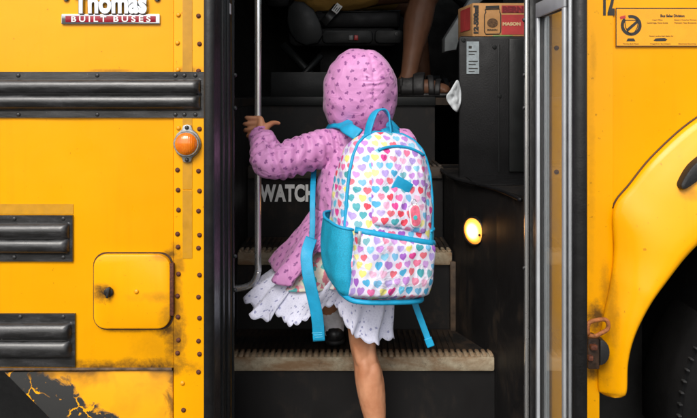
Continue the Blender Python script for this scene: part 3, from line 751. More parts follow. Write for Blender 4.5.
# ================================================================== THE CHILD
child = tag(empty('person', (.06, .16, ZS[0])), 'child in pink printed hooded jacket climbing the bus steps, hand on rail', 'person')
def skin_mat(name, a, b):
    g = G(name); g.set(col=g.mix(g.ramp(g.noise(18, 5), .3, .7), a, b), rough=.5, sss=.08, spec=.35)
    g.b.inputs['Subsurface Radius'].default_value = (.012, .005, .003); g.bump(g.noise(240, 3), .12, .001); return g.mat
m_skin = skin_mat('child_skin', (.42, .165, .078), (.58, .28, .155))
m_skin2 = skin_mat('driver_skin', (.15, .066, .035), (.20, .092, .052))
def motif_uv(g, dx, dy, warp=.015):
    wb = g.n.new('ShaderNodeTexNoise'); wb.inputs['Scale'].default_value = 11; wb.inputs['Detail'].default_value = 2; g.l.new(g.co(), wb.inputs['Vector'])
    uv = g.sep(g.vm('ADD', g.co('UV'), g.vm('MULTIPLY', wb.outputs['Color'], (warp, warp, 0.0)))); v = g.m('DIVIDE', uv[1], dy); row = g.m('FLOOR', v)
    u = g.m('ADD', g.m('DIVIDE', uv[0], dx), g.m('MULTIPLY', g.m('MODULO', g.m('ABSOLUTE', row), 2.0), .5))
    col = g.m('FLOOR', u)
    wn_ = g.n.new('ShaderNodeTexWhiteNoise'); wn_.noise_dimensions = '2D'; g.l.new(g.comb(col, row), wn_.inputs['Vector'])
    x = g.m('MULTIPLY', g.m('SUBTRACT', g.m('SUBTRACT', u, col), .5), dx)
    y = g.m('MULTIPLY', g.m('SUBTRACT', g.m('SUBTRACT', v, row), .5), dy)
    return x, y, wn_.outputs['Value'], g.sep(wn_.outputs['Color'])
def jacket_mat():
    g = G('pink_printed_nylon')
    x, y, r, rc = motif_uv(g, .0345, .0215)
    x = g.m('SUBTRACT', x, g.m('MULTIPLY', g.m('SUBTRACT', rc[0], .5), .012)); y = g.m('SUBTRACT', y, g.m('MULTIPLY', g.m('SUBTRACT', rc[1], .5), .006))
    a = g.m('MULTIPLY', rc[2], 6.283); ca, sa = g.m('COSINE', a), g.m('SINE', a)
    xr = g.m('ADD', g.m('MULTIPLY', x, ca), g.m('MULTIPLY', y, sa)); yr = g.m('SUBTRACT', g.m('MULTIPLY', y, ca), g.m('MULTIPLY', x, sa))
    d1 = g.vm('LENGTH', g.comb(g.m('SUBTRACT', g.m('ABSOLUTE', xr), .0030), g.m('ADD', g.m('MULTIPLY', yr, 1.0), .0006)))
    d2 = g.vm('LENGTH', g.comb(g.m('MULTIPLY', xr, 2.0), g.m('SUBTRACT', yr, .003)))
    d = g.m('MINIMUM', d1, d2)
    mask = g.m('MULTIPLY', g.ramp(d, .0038, .0026), .80)
    base = g.mix(g.ramp(g.noise(8, 4), .3, .7), (0.50, 0.195, 0.415), (0.60, 0.26, 0.51))
    c = g.mix(mask, base, (0.17, 0.03, 0.17))
    g.set(col=c, rough=.46, sheen=.15, spec=.35)
    w = g.noise(34, 4, .6, v=g.vm('MULTIPLY', g.co(), (1, 1, .6)), dist=.8)
    n5 = g.noise(15, 3, .5, v=g.vm('MULTIPLY', g.co(), (1, 1, .7)), dist=1.2)
    rid = g.m('POWER', g.m('SUBTRACT', 1.0, g.m('ABSOLUTE', g.m('SUBTRACT', g.m('MULTIPLY', n5, 2.0), 1.0))), 5.0)
    g.bump(g.m('ADD', g.m('ADD', g.m('MULTIPLY', w, .45), g.m('MULTIPLY', rid, .38)), g.m('MULTIPLY', g.noise(600, 2), .06)), .5, .007); return g.mat
m_jack = jacket_mat()
def lace_mat():
    g = G('white_eyelet_lace'); uv = g.co('UV')
    v = g.n.new('ShaderNodeTexVoronoi'); v.inputs['Scale'].default_value = 84; g.l.new(uv, v.inputs['Vector'])
    hole = g.ramp(v.outputs['Distance'], .20, .26, 0, 1)
    v2 = g.n.new('ShaderNodeTexVoronoi'); v2.feature = 'DISTANCE_TO_EDGE'; v2.inputs['Scale'].default_value = 150; g.l.new(uv, v2.inputs['Vector'])
    mesh_ = g.ramp(v2.outputs['Distance'], .02, .2)
    c = g.mix(g.m('MULTIPLY', hole, g.ramp(mesh_, 0, 1, 1, .82)), (0.36, 0.37, 0.58), (0.78, 0.78, 0.92))
    g.set(col=c, rough=.85, sheen=.2); g.bump(g.m('ADD', hole, g.m('MULTIPLY', g.noise(400, 2), .3)), .6, .002)
    z = g.ramp(g.sep(uv)[1], .0, .02)
    return g.mat
m_lace = lace_mat()

# body: one continuous surface (head, torso, arms with fingers, legs)
HC = Vector((.036, .205, 1.415)); FD = Vector((-.34, .93, -.12)).normalized(); SDV = FD.cross(Vector((0, 0, 1))).normalized()
bm = bmesh.new()
chain(bm, [((.015, .145, .87), .082), ((.022, .15, .98), .076), ((.034, .165, 1.12), .084), ((.036, .18, 1.20), .07), ((.036, .19, 1.26), .036), ((.036, .20, 1.34), .036)])
ellipsoid(bm, HC, (.072, .088, .098), Matrix.Rotation(R(18), 4, 'Z'))
ellipsoid(bm, HC + FD * .038 - Vector((0, 0, .05)), (.048, .048, .045))
capsule(bm, HC + FD * .088 + Vector((0, 0, .005)), .007, HC + FD * .100 - Vector((0, 0, .016)), .010)          # nose
capsule(bm, HC + FD * .084 - Vector((0, 0, .042)) - SDV * .014, .006, HC + FD * .084 - Vector((0, 0, .042)) + SDV * .014, .006)  # mouth
for s in (-1, 1):
    ellipsoid(bm, HC + SDV * .072 * s - Vector((0, 0, .008)), (.012, .018, .026), Matrix.Rotation(R(18), 4, 'Z'))   # ears
# left arm reaching to the rail
SHL, ELL, WRL = Vector((-.062, .165, 1.235)), Vector((-.226, .095, 1.200)), Vector((-.266, .200, 1.268))
chain(bm, [((.02, .175, 1.215), .055), (SHL, .040), (ELL, .028), (WRL, .0205)])
KN = [1.323, 1.308, 1.293, 1.279]
for i, z in enumerate(KN):
    kx = -.2785 + (.002 if i in (0, 3) else -.001); out = (-.3125, -.3185, -.3165, -.308)[i]; dz = (.001, -.004, -.009, -.013)[i]
    chain(bm, [(WRL + Vector((0, .003, .004)), .0150), ((kx + .010, .214, z - .006), .0100), ((kx, .219, z), .0084)], 3)
    chain(bm, [((kx, .219, z), .0080), ((out + .012, .220, z + dz * .5), .0068), ((out, .229, z + dz * .8), .0070), ((out + .001, .251, z + dz), .0062), ((out + .016, .266, z + dz), .0058), ((rx - .006, .2680, z + dz), .0052)], 3)
chain(bm, [(WRL + Vector((.008, .0, .012)), .0140), ((-.248, .218, 1.298), .0108), ((-.231, .235, 1.308), .0080), ((-.216, .247, 1.306), .0064)])
# right arm, bent forward in front of the body
SHR, ELR, WRR = Vector((.152, .172, 1.238)), Vector((.172, .25, 1.09)), Vector((.105, .36, 1.12))
chain(bm, [((.05, .175, 1.215), .055), (SHR, .040), (ELR, .028), (WRR, .020)])
for i in range(4):
    a = WRR + Vector((-.028, .03, .022 - i * .013)); capsule(bm, WRR, .014, a, .009)
    chain(bm, [(a, .0085), (a + Vector((-.026, .012, -.002)), .0078), (a + Vector((-.040, .0, -.006)), .007), (a + Vector((-.038, -.014, -.006)), .0062)])
chain(bm, [(WRR + Vector((-.004, .006, .012)), .012), (WRR + Vector((-.012, .012, .034)), .0095), (WRR + Vector((-.03, .012, .046)), .0078)])
# standing (right) leg: straight, calf fuller than ankle
HR, KR, AR = Vector((.040, .14, .84)), Vector((.043, .142, .652)), Vector((.089, .135, .365))
chain(bm, [((.02, .145, .87), .080), (HR, .070), ((.038, .138, .735), .046), (KR, .0385), ((.050, .141, .615), .0365), ((.062, .132, .555), .0430), ((.073, .131, .480), .0375), ((.084, .134, .405), .0265), (AR, .0250)])
chain(bm, [(AR, .026), ((.090, .115, .325), .024), ((.085, .20, .322), .025), ((.082, .262, .318), .020)])
# stepping (left) leg
HLg, KLg, ALg = Vector((-.030, .17, .84)), Vector((-.115, .40, .845)), Vector((-.048, .405, .640))
chain(bm, [((.01, .15, .87), .078), (HLg, .068), (KLg, .040), (KLg.lerp(ALg, .4) + Vector((0, -.012, 0)), .038), (ALg, .025)])
chain(bm, [(ALg, .025), ((-.046, .38, .607), .024), ((-.055, .46, .60), .024), ((-.06, .51, .597), .019)])
# hollow and tendons behind the knee, two heads of the calf
for sx in (-1, 1):
    chain(bm, [((.041 + sx * .021, .128, .70), .012), ((.045 + sx * .021, .120, .655), .0125), ((.052 + sx * .018, .118, .615), .014)])
    ellipsoid(bm, (.0615 + sx * .013, .118, .566 - .006 * sx), (.0235, .026, .060))
body = skin('body', bm, m_skin, None, .0031, 5); fit_parent(body, child)
body['label'] = 'child body with one hand gripping the rail, one bare leg'

# hair under the hood, eyes
bm = bmesh.new(); ellipsoid(bm, HC - FD * .012 + Vector((0, 0, .012)), (.080, .086, .096), Matrix.Rotation(R(18), 4, 'Z'))
hair = skin('hair', bm, plain('dark_hair', (.02, .012, .008), .5, 0, .4, 60), None, .006, 2, lambda p, n: .003 * noise.noise(p * 90)); fit_parent(hair, child)
for s in (-1, 1):
    bm = bmesh.new(); bmesh.ops.create_uvsphere(bm, u_segments=14, v_segments=10, radius=.011, matrix=Matrix.Translation(HC + FD * .083 + SDV * .03 * s + Vector((0, 0, .006))))
    fit_parent(from_bm('eye', bm, plain('eye_dark', (.05, .03, .02), .15, 0, .2)), child)

# hood: open shell, gathered along a centre seam
def hood_shell():
    V, F = [], []; na, nb_ = 46, 110
    up = Vector((0, 0, 1)); bx = (-FD - up * 0).normalized(); sx = SDV; ux = bx.cross(sx).normalized()
    if ux.z < 0: ux = -ux
    for i in range(na + 1):
        al = R(124) * i / na
        for j in range(nb_):
            be = 2 * math.pi * j / nb_
            d = bx * math.cos(al) + (sx * math.cos(be) + ux * math.sin(be)) * math.sin(al)
            ex = 2.5
            rz = .120 if d.z > 0 else .150
            q = (abs(d.x / .112) ** ex + abs(d.y / .112) ** ex + abs(d.z / rz) ** ex) ** (-1 / ex)
            if d.z < 0: q *= 1.0
            p = HC + Vector((0, .005, -.002)) + d * q
            # narrower crown, bell-shaped skirt
            kz = max(-1, min(1, (p.z - HC.z) / .12))
            w = 1.0 - .20 * max(0, kz) ** 1.5 + .02 * max(0, -kz)
            p.x = HC.x + (p.x - HC.x) * w
            t = (p - HC).dot(sx)                            # distance from the seam
            g_ = -.0022 * math.exp(-(t / .004) ** 2) + .0012 * math.exp(-((abs(t) - .012) / .008) ** 2)
            g_ += .0014 * math.exp(-(t / .028) ** 2) * math.sin(p.z * 430 + 9 * noise.noise(p * 22) + 1.5 * math.sin(t * 120))
            g_ += .006 * noise.noise(Vector((p.x * 16, p.y * 16, p.z * 7 + 4))) + .0035 * noise.noise(p * 34)
            V.append(p + d * g_)
    for i in range(na):
        for j in range(nb_): F.append((i * nb_ + j, i * nb_ + (j + 1) % nb_, (i + 1) * nb_ + (j + 1) % nb_, (i + 1) * nb_ + j))
    o = pydata('hood', V, F, m_jack, None, True)
    bmx = bmesh.new(); bmx.from_mesh(o.data); bmesh.ops.remove_doubles(bmx, verts=bmx.verts, dist=1e-6); bmesh.ops.recalc_face_normals(bmx, faces=bmx.faces); bmx.to_mesh(o.data); bmx.free()
    box_uv(o.data)
    md = o.modifiers.new('cloth', 'SOLIDIFY'); md.thickness = .003; md.offset = -1
    return o
fit_parent(hood_shell(), child)

# jacket torso and sleeves
bm = bmesh.new()
chain(bm, [((.010, .150, 1.000), .100), ((.014, .156, 1.07), .110), ((.028, .165, 1.15), .112), ((.036, .178, 1.21), .088), ((.036, .188, 1.262), .062), ((.036, .192, 1.30), .055)])
CUF = WRL + (ELL - WRL).normalized() * .012
chain(bm, [((.005, .172, 1.215), .078), (SHL + Vector((.004, -.004, .0)), .058), (SHL.lerp(ELL, .5) + Vector((0, 0, .0)), .053), (ELL + Vector((.004, 0, -.004)), .046), (ELL.lerp(WRL, .45), .044), (ELL.lerp(WRL, .78), .037), (CUF, .030)])
chain(bm, [((.065, .172, 1.21), .076), (SHR, .056), (SHR.lerp(ELR, .5), .052), (ELR, .046), (ELR.lerp(WRR, .5), .043), (WRR + (ELR - WRR).normalized() * .02, .030)])
def jdisp(p, n):
    q = Vector(p); f = 0
    # ring folds across each sleeve, deepest at elbow and armpit
    for a, b_, ph in ((SHL, ELL, 0), (ELL, WRL, 1.7), (SHR, ELR, 3), (ELR, WRR, 4.1)):
        ab = b_ - a; t = (q - a).dot(ab) / ab.length_squared; r_ = (q - a - ab * max(0, min(1, t))).length
        if -.1 < t < 1.05 and r_ < .075:
            w = (1 - min(1, r_ / .075)) * 0 + 1
            f += w * .0040 * math.sin(t * ab.length * 210 + ph + 5.0 * noise.noise(q * 13)) * (.35 + abs(noise.noise(q * 9 + Vector((ph, 0, 0)))) * 1.5)
    f += .0055 * (1 - 2 * abs(noise.noise(Vector((q.x * 17, q.y * 17, q.z * 11))))) + .0028 * noise.noise(q * 42)
    if q.z < 1.06 and q.x > -.12: f += .004 * math.sin(math.atan2(q.y - .15, q.x - .02) * 26) - .006 * max(0, 1 - abs(q.z - 1.005) / .03)
    return f
jack = skin('jacket', bm, m_jack, None, .0042, 5, jdisp, True); fit_parent(jack, child)
# elastic cuff
def ring_tube(name, c, axis, r, tr, mat, wob=.0):
    ax = Vector(axis).normalized(); q = Vector((0, 0, 1)).rotation_difference(ax)
    pts = [Vector(c) + q @ Vector(((r + wob * math.sin(k * 2.1)) * math.cos(2 * math.pi * k / 40), (r + wob * math.sin(k * 2.1)) * math.sin(2 * math.pi * k / 40), 0)) for k in range(41)]
    o = tube(name, pts, tr, mat, None, 8); box_uv(o.data); return fit_parent(o, child)
ring_tube('cuff', CUF + (WRL - ELL).normalized() * .022, WRL - ELL, .0255, .0058, m_jack, .0012)

# sheet garments: loft from waist loop to hem loop with gathers
def loft(name, waist, hem, mat, n=220, rows=34, ruf=.012, freq=26, scal=0.0, nsc=40, thick=.002, belly=.0, seed=0):
    W = catmull(waist, 24, True); Hh = catmull(hem, 24, True)
    def res(P):
        L = [0]
        for a, b_ in zip(P, P[1:] + P[:1]): L.append(L[-1] + (b_ - a).length)
        out = []; j = 0
        for k in range(n):
            s_ = L[-1] * k / n
            while L[j + 1] < s_: j += 1
            t = (s_ - L[j]) / max(1e-9, L[j + 1] - L[j]); out.append(P[j].lerp(P[(j + 1) % len(P)], t))
        return out, L[-1]
    W, lw = res(W); Hh, lh = res(Hh)
    cw = sum(W, Vector()) / n; ch = sum(Hh, Vector()) / n
    V, F, UV = [], [], []
    for i in range(rows + 1):
        t = i / rows; c = cw.lerp(ch, t)
        for k in range(n):
            a, b_ = W[k], Hh[k]
            p = a.lerp(b_, t); o_ = (p - c); o_.z = 0; o_.normalize()
            p = p + o_ * belly * math.sin(math.pi * min(1, t * 1.1))
            ang = 2 * math.pi * k / n
            ww = math.sin(ang * freq + 2.2 * math.sin(ang * 3 + seed) + 1.2 * noise.noise(Vector((ang * 2, t * 1.5, seed))))
            p = p + o_ * (ruf * (t ** 1.2) * ww + .0025 * math.sin(ang * freq * 2.3) * (1 - t))
            p = p + o_ * .009 * noise.noise(Vector((p.x * 22, p.y * 22, p.z * 16 + seed)))
            if scal: p.z -= scal * abs(math.sin(ang * nsc / 2)) * max(0, (t - .8) / .2)
            V.append(p); UV.append((lh * k / n, t * .22))
    for i in range(rows):
        for k in range(n): F.append((i * n + k, i * n + (k + 1) % n, (i + 1) * n + (k + 1) % n, (i + 1) * n + k))
    o = pydata(name, V, F, mat, None, True)
    lay = o.data.uv_layers.new(name='UVMap')
    for p in o.data.polygons:
        u0 = None
        for li in p.loop_indices:
            u, v = UV[o.data.loops[li].vertex_index]
            if u0 is None: u0 = u
            if u0 - u > lh * .5: u += lh
            if u - u0 > lh * .5: u -= lh
            lay.data[li].uv = (u, v)
    md = o.modifiers.new('cloth', 'SOLIDIFY'); md.thickness = thick; md.offset = 0
    return fit_parent(o, child)
def oval(cx, cy, z, a, b_, n=10): return [(cx + a * math.cos(2 * math.pi * k / n + math.pi), cy + b_ * math.sin(2 * math.pi * k / n + math.pi), z) for k in range(n)]
# loops start at the child's left (-x) and run past the back (towards the street) to the right and the front
loft('jacket_peplum', oval(.010, .152, 1.060, .112, .106), [(-.238, .20, .888), (-.212, .095, .866), (-.165, .035, .856), (-.095, .022, .950), (.02, .015, .95), (.10, .04, .94), (.145, .14, .93), (.11, .27, .93), (.0, .33, .93), (-.14, .32, .91)],
     m_jack, ruf=.012, freq=14, thick=.003, belly=-.004, seed=2)
loft('lace_skirt', oval(.018, .150, .965, .098, .094), [(-.305, .23, .800), (-.288, .13, .768), (-.240, .075, .748), (-.208, .100, .775), (-.178, .050, .745), (-.118, .055, .762), (-.070, .080, .795), (-.030, .075, .790), (.000, .045, .735), (.055, .035, .705), (.105, .06, .700),
     (.125, .14, .70), (.10, .25, .72), (.05, .40, .75), (-.06, .47, .77), (-.17, .47, .79), (-.26, .38, .80)], m_lace, n=420, ruf=.015, freq=13, scal=.010, nsc=58, belly=.010, seed=5)
def dress_mat():
    g = G('floral_dress_print'); v = g.n.new('ShaderNodeTexVoronoi'); v.inputs['Scale'].default_value = 75; g.l.new(g.co(), v.inputs['Vector'])
    r = g.n.new('ShaderNodeValToRGB'); g.l.new(g.sep(v.outputs['Color'])[0], r.inputs[0]); r.color_ramp.interpolation = 'CONSTANT'
    el = r.color_ramp.elements; el[0].color = (.75, .70, .55, 1); el[1].position = .3; el[1].color = (.70, .22, .28, 1)
    for p, c in ((.5, (.10, .45, .45, 1)), (.65, (.8, .76, .68, 1)), (.85, (.75, .45, .5, 1))):
        e = el.new(p); e.color = c
    g.set(col=r.outputs[0], rough=.8); return g.mat
loft('dress', oval(.018, .150, .985, .099, .095), [(-.225, .20, .85), (-.19, .10, .835), (-.140, .055, .835), (-.085, .042, .84), (.02, .036, .85), (.10, .05, .84), (.128, .14, .84), (.10, .25, .84), (.02, .37, .85), (-.13, .38, .86)],
     dress_mat(), ruf=.008, freq=12, belly=.012, seed=2)
# socks and shoes
m_sock = plain('white_sock', (.84, .83, .88), .85, 0, .12, 60, bump=.7, bscale=220)
m_shoe = plain('black_shoe', (.015, .015, .016), .35, 0, .3, 30)
bm = bmesh.new(); chain(bm, [(ALg.lerp(KLg, .20), .034), (ALg, .034), ((-.047, .385, .612), .030)])
fit_parent(skin('sock', bm, m_sock, None, .004, 3, lambda p, n: .003 * noise.noise(Vector((p.x * 20, p.y * 20, p.z * 90)))), child)
bm = bmesh.new(); chain(bm, [((.086, .134, .39), .031), ((.089, .135, .36), .032), ((.089, .125, .33), .03)])
fit_parent(skin('sock', bm, m_sock, None, .004, 3, lambda p, n: .003 * noise.noise(Vector((p.x * 20, p.y * 20, p.z * 90)))), child)
def shoe(h, t, z):
    bm = bmesh.new(); h, t = Vector(h), Vector(t)
    chain(bm, [(h + Vector((0, 0, .030)), .031), (h.lerp(t, .5) + Vector((0, 0, .024)), .031), (t + Vector((0, 0, .018)), .026)])
    for v in bm.verts: v.co.z = max(v.co.z, z)
    o = skin('shoe', bm, m_shoe, None, .004, 2); fit_parent(o, child)
    bm = bmesh.new(); chain(bm, [(h + Vector((0, 0, .012)), .036), (h.lerp(t, .5) + Vector((0, 0, .012)), .035), (t + Vector((0, 0, .012)), .030)])
    for v in bm.verts: v.co.z = min(max(v.co.z, z), z + .016)
    s_ = skin('sole', bm, m_rubber, None, .004, 1); s_.parent = o
shoe((.091, .115, ZS[0] + .0105), (.082, .245, ZS[0] + .0105), ZS[0] + .0105)
shoe((-.046, .385, ZS[1] + .0105), (-.06, .505, ZS[1] + .0105), ZS[1] + .0105)

# ================================================================== THE BACKPACK
pack = tag(empty('backpack', (.074, -.035, .844)), 'white backpack with multicoloured hearts and blue trim on child\'s back', 'backpack')
pack.rotation_euler = (R(-3), R(5.5), R(25))
def heart_mat():
    g = G('heart_print_canvas')
    x, y, r, rc = motif_uv(g, .0285, .0212, .024)
    x = g.m('SUBTRACT', x, g.m('MULTIPLY', g.m('SUBTRACT', rc[0], .5), .004))
    y = g.m('ADD', g.m('SUBTRACT', y, g.m('MULTIPLY', g.m('SUBTRACT', rc[1], .5), .002)), .0005)
    an = g.m('MULTIPLY', g.m('SUBTRACT', rc[1], .5), .7); xa_, ya_ = x, y
    x = g.m('SUBTRACT', xa_, g.m('MULTIPLY', ya_, an)); y = g.m('ADD', ya_, g.m('MULTIPLY', xa_, an))
    sz = .0103
    hx = g.m('DIVIDE', x, sz * 1.08); hy = g.m('DIVIDE', y, sz)
    yy = g.m('SUBTRACT', g.m('MULTIPLY', hy, 1.12), g.m('MULTIPLY', g.m('SQRT', g.m('ABSOLUTE', hx)), .62))
    d = g.m('ADD', g.m('MULTIPLY', hx, hx), g.m('MULTIPLY', g.m('ADD', yy, .18), g.m('ADD', yy, .18)))
    mask = g.ramp(d, 1.0, .86)
    cr = g.n.new('ShaderNodeValToRGB'); cr.color_ramp.interpolation = 'CONSTANT'; g.l.new(r, cr.inputs[0])
    cols = [(.28, .07, .44), (.46, .20, .56), (.66, .02, .24), (.66, .02, .05), (.68, .13, .25), (.68, .34, .50), (.03, .34, .58), (.10, .46, .66), (.02, .30, .34), (.72, .66, .16), (.36, .26, .60)]
    el = cr.color_ramp.elements; el[0].color = (*cols[0], 1); el[1].position = 1 / 11; el[1].color = (*cols[1], 1)
    for i in range(2, 11): e = el.new(i / 11); e.color = (*cols[i], 1)
    stripe = g.m('SINE', g.m('MULTIPLY', g.m('ADD', x, g.m('MULTIPLY', y, .9)), 2400.0))
    hc = g.mix(g.m('MULTIPLY', g.ramp(stripe, .1, .6, 0, .34), g.m('GREATER_THAN', rc[2], .6)), cr.outputs[0], (.80, .72, .82))
    base = g.mix(g.ramp(g.noise(9, 4), .35, .65), (.60, .57, .70), (.66, .64, .73))
    g.set(col=g.mix(g.m('MULTIPLY', mask, .93), base, hc), rough=.55, spec=.35)
    w = g.noise(17, 3, .5, dist=1.0)
    rid = g.m('POWER', g.m('SUBTRACT', 1.0, g.m('ABSOLUTE', g.m('SUBTRACT', g.m('MULTIPLY', w, 2.0), 1.0))), 4.0)
    g.bump(g.m('ADD', g.m('ADD', w, g.m('MULTIPLY', rid, .5)), g.m('MULTIPLY', g.noise(700, 2), .05)), .36, .010); return g.mat
m_heart = heart_mat()
m_blue = plain('turquoise_webbing', (0.004, 0.285, 0.50), .55, 0, .15, 30, bump=.4, bscale=420)
m_mesh = plain('turquoise_mesh', (0.004, 0.30, 0.47), .6, 0, .2, 300, bump=.6, bscale=600)
PH = .452
m_stitch = plain('pale_blue_thread', (.10, .45, .62), .6)
def lerp_tab(tab, z):
    for (a, va), (b_, vb) in zip(tab, tab[1:]):
        if z <= b_:
            t = (z - a) / (b_ - a); t = t * t * (3 - 2 * t) if False else t; return va + (vb - va) * t
    return tab[-1][1]
WT = [(0, .092), (.008, .110), (.025, .124), (.06, .136), (.12, .140), (.20, .139), (.28, .136), (.34, .129), (.38, .118), (.41, .103), (.432, .080), (.446, .050), (.452, .012)]
DT = [(0, .062), (.008, .074), (.025, .084), (.06, .092), (.15, .097), (.25, .088), (.34, .073), (.40, .057), (.43, .040), (.446, .026), (.452, .008)]
NE = 3.2
def wd(z): return lerp_tab(WT, z), lerp_tab(DT, z)
def front_y(x, z):
    w, d = wd(z); q = min(.999, abs(x) / w); return -d * (1 - q ** NE) ** (1 / NE)
def puff(p): return .0045 * noise.noise(Vector((p[0] * 13, p[1] * 13 + 3, p[2] * 9))) + .0030 * (1 - 2 * abs(noise.noise(Vector((p[0] * 22 + p[2] * 10, p[1] * 20, p[2] * 16)))))
def lift(y, z): return z + (.055 * max(0.0, min(1.0, (y + .045) / .11)) * (1 - z / .14) if z < .14 else 0.0)
def pack_body():
    nz, nt = 84, 128; V, F, UV = [], [], []
    vs_ = 0; prev = None
    for i in range(nz + 1):
        z = PH * (1 - math.cos(math.pi * i / nz)) / 2 * .5 + PH * i / nz * .5
        w, d = wd(z); ring = []
        for k in range(nt):
            th = 2 * math.pi * k / nt - math.pi / 2
            c, s_ = math.cos(th), math.sin(th); q = (abs(c) ** NE + abs(s_) ** NE) ** (-1 / NE)
            p = Vector((w * c * q, d * s_ * q, z)); nrm = Vector((c, s_, 0))
            p += nrm * puff(p) * min(1, z / .03) * min(1, (PH - z) / .03); p.z = lift(p.y, p.z); ring.append(p)
        if prev is not None: vs_ += max(z - prev[1], ((ring[0] - prev[0]).length) * .95)
        prev = (ring[0], z); V += ring
        # u measured from the middle of the street side
        us = [0.0] * nt
        for k in range(1, nt // 2 + 1): us[k] = us[k - 1] + (ring[k] - ring[k - 1]).length
        for k in range(1, nt // 2): us[nt - k] = us[(nt - k + 1) % nt] - (ring[nt - k] - ring[(nt - k + 1) % nt]).length
        UV += [(u, vs_) for u in us]
    for i in range(nz):
        for k in range(nt): F.append((i * nt + k, i * nt + (k + 1) % nt, (i + 1) * nt + (k + 1) % nt, (i + 1) * nt + k))
    F.append(tuple(range(nt - 1, -1, -1))); F.append(tuple(nz * nt + k for k in range(nt)))
    o = pydata('pack_body', V, F, m_heart, pack, True)
    lay = o.data.uv_layers.new(name='UVMap')
    for p in o.data.polygons:
        for li in p.loop_indices: lay.data[li].uv = UV[o.data.loops[li].vertex_index]
    return o
pbody = pack_body()
def bulge(name, x0, x1, zlo, zhi, thick, mat, edge=.16, curve_top=0.0, uvoff=(0, 0), nx=60, nz=44):
    """padded pocket sewn on the street side; zlo/zhi functions of x"""
    V, F, UV = [], [], []
    for i in range(nz + 1):
        for k in range(nx + 1):
            s_, t = k / nx, i / nz; x = x0 + (x1 - x0) * s_
            z = zlo(x) + (zhi(x) - zlo(x)) * t
            e = min(s_, 1 - s_) / edge; e2 = min(t / .10, (1 - t) / .12)
            f = math.sqrt(max(0, 1 - (1 - min(1, e)) ** 2)) * math.sqrt(max(0, 1 - (1 - min(1, e2)) ** 2))
            y = front_y(x, z) + .006 - (thick + .006) * f
            p = Vector((x, y, z)); p.y -= puff(Vector((x * 1.3 + 5, z, x))) * f * 1.0
            V.append(p); UV.append((x * 1.06 + uvoff[0], z + (front_y(x, z) + .08) * .3 + uvoff[1]))
    w = nx + 1; mid = nx // 2
    for i in range(nz + 1):
        for rng in (range(mid + 1, nx + 1), range(mid - 1, -1, -1)):
            sg = 1 if rng.step > 0 else -1; u = UV[i * w + mid][0]
            for k in rng:
                u += sg * (V[i * w + k] - V[i * w + k - sg]).length; UV[i * w + k] = (u, UV[i * w + k][1])
    for i in range(nz):
        for k in range(nx): F.append((i * w + k, i * w + k + 1, (i + 1) * w + k + 1, (i + 1) * w + k))
    o = pydata(name, V, F, mat, pack, True)
    lay = o.data.uv_layers.new(name='UVMap')
    for p in o.data.polygons:
        for li in p.loop_indices: lay.data[li].uv = UV[o.data.loops[li].vertex_index]
    md = o.modifiers.new('cloth', 'SOLIDIFY'); md.thickness = .003; md.offset = -1
    return o
pz = lambda x: .178 - .13 * x
fp = bulge('front_pocket', -.116, .128, lambda x: .012, pz, .036, m_heart, .10, uvoff=(.11, .3))
up_ = bulge('upper_pocket', -.075, .098, lambda x: .192 - .13 * x, lambda x: .418 - 3.2 * (x - .012) ** 2 if abs(x - .012) < .2 else .30, .014, m_heart, .18, uvoff=(.4, .7))
# zips and piping
def on_front(x, z, off): return (x, front_y(x, z) - off, z)
zip1 = tube('zip', [on_front(x, pz(x) - .004, .028 if abs(x) < .10 else .016) for x in [-.118 + .246 * k / 24 for k in range(25)]], .0062, m_blue, pack, 8, (.0075, .0055), (0, -1, .3))
tube('zip', [on_front(x, .412 - 3.2 * (x - .012) ** 2, .013) for x in [-.055 + .145 * k / 20 for k in range(21)]], .004, m_blue, pack, 8)
arch = []
for k in range(41):
    a = math.pi * (.0 + 1.0 * k / 40)
    z = .20 + .238 * math.sin(a) if True else 0
    w, d = wd(min(z, .447)); arch.append((-math.cos(a) * w * .965 if z > .2 else -w, -.012 - .02 * math.sin(a), z))
pts = []
for k in range(60):
    z = .19 + (.447 - .19) * k / 59
    w, d = wd(z); y = -d * .60; q = (1 - (abs(y) / d) ** NE) ** (1 / NE); pts.append((-(w * q + .003), y, z))
pts += [(-p[0], p[1], p[2]) for p in pts[::-1]]
tube('zip', pts, .0046, m_blue, pack, 8)
tube('base_piping', [(wd(.010)[0] * 1.03 * math.cos(t) * (abs(math.cos(t)) ** NE + abs(math.sin(t)) ** NE) ** (-1 / NE), (wd(.010)[1] * 1.06 + (.022 if math.sin(t) < -.3 else 0)) * math.sin(t) * (abs(math.cos(t)) ** NE + abs(math.sin(t)) ** NE) ** (-1 / NE), lift(wd(.010)[1] * math.sin(t), .006)) for t in [2 * math.pi * k / 64 for k in range(65)]], .0070, m_blue, pack, 8)
pul = box('zip_pull', -.118, -.108, -.0, .004, pz(-.11) - .036, pz(-.11) - .004, m_steel, pack, .0015); pul.location.y = front_y(-.112, .16) - .030
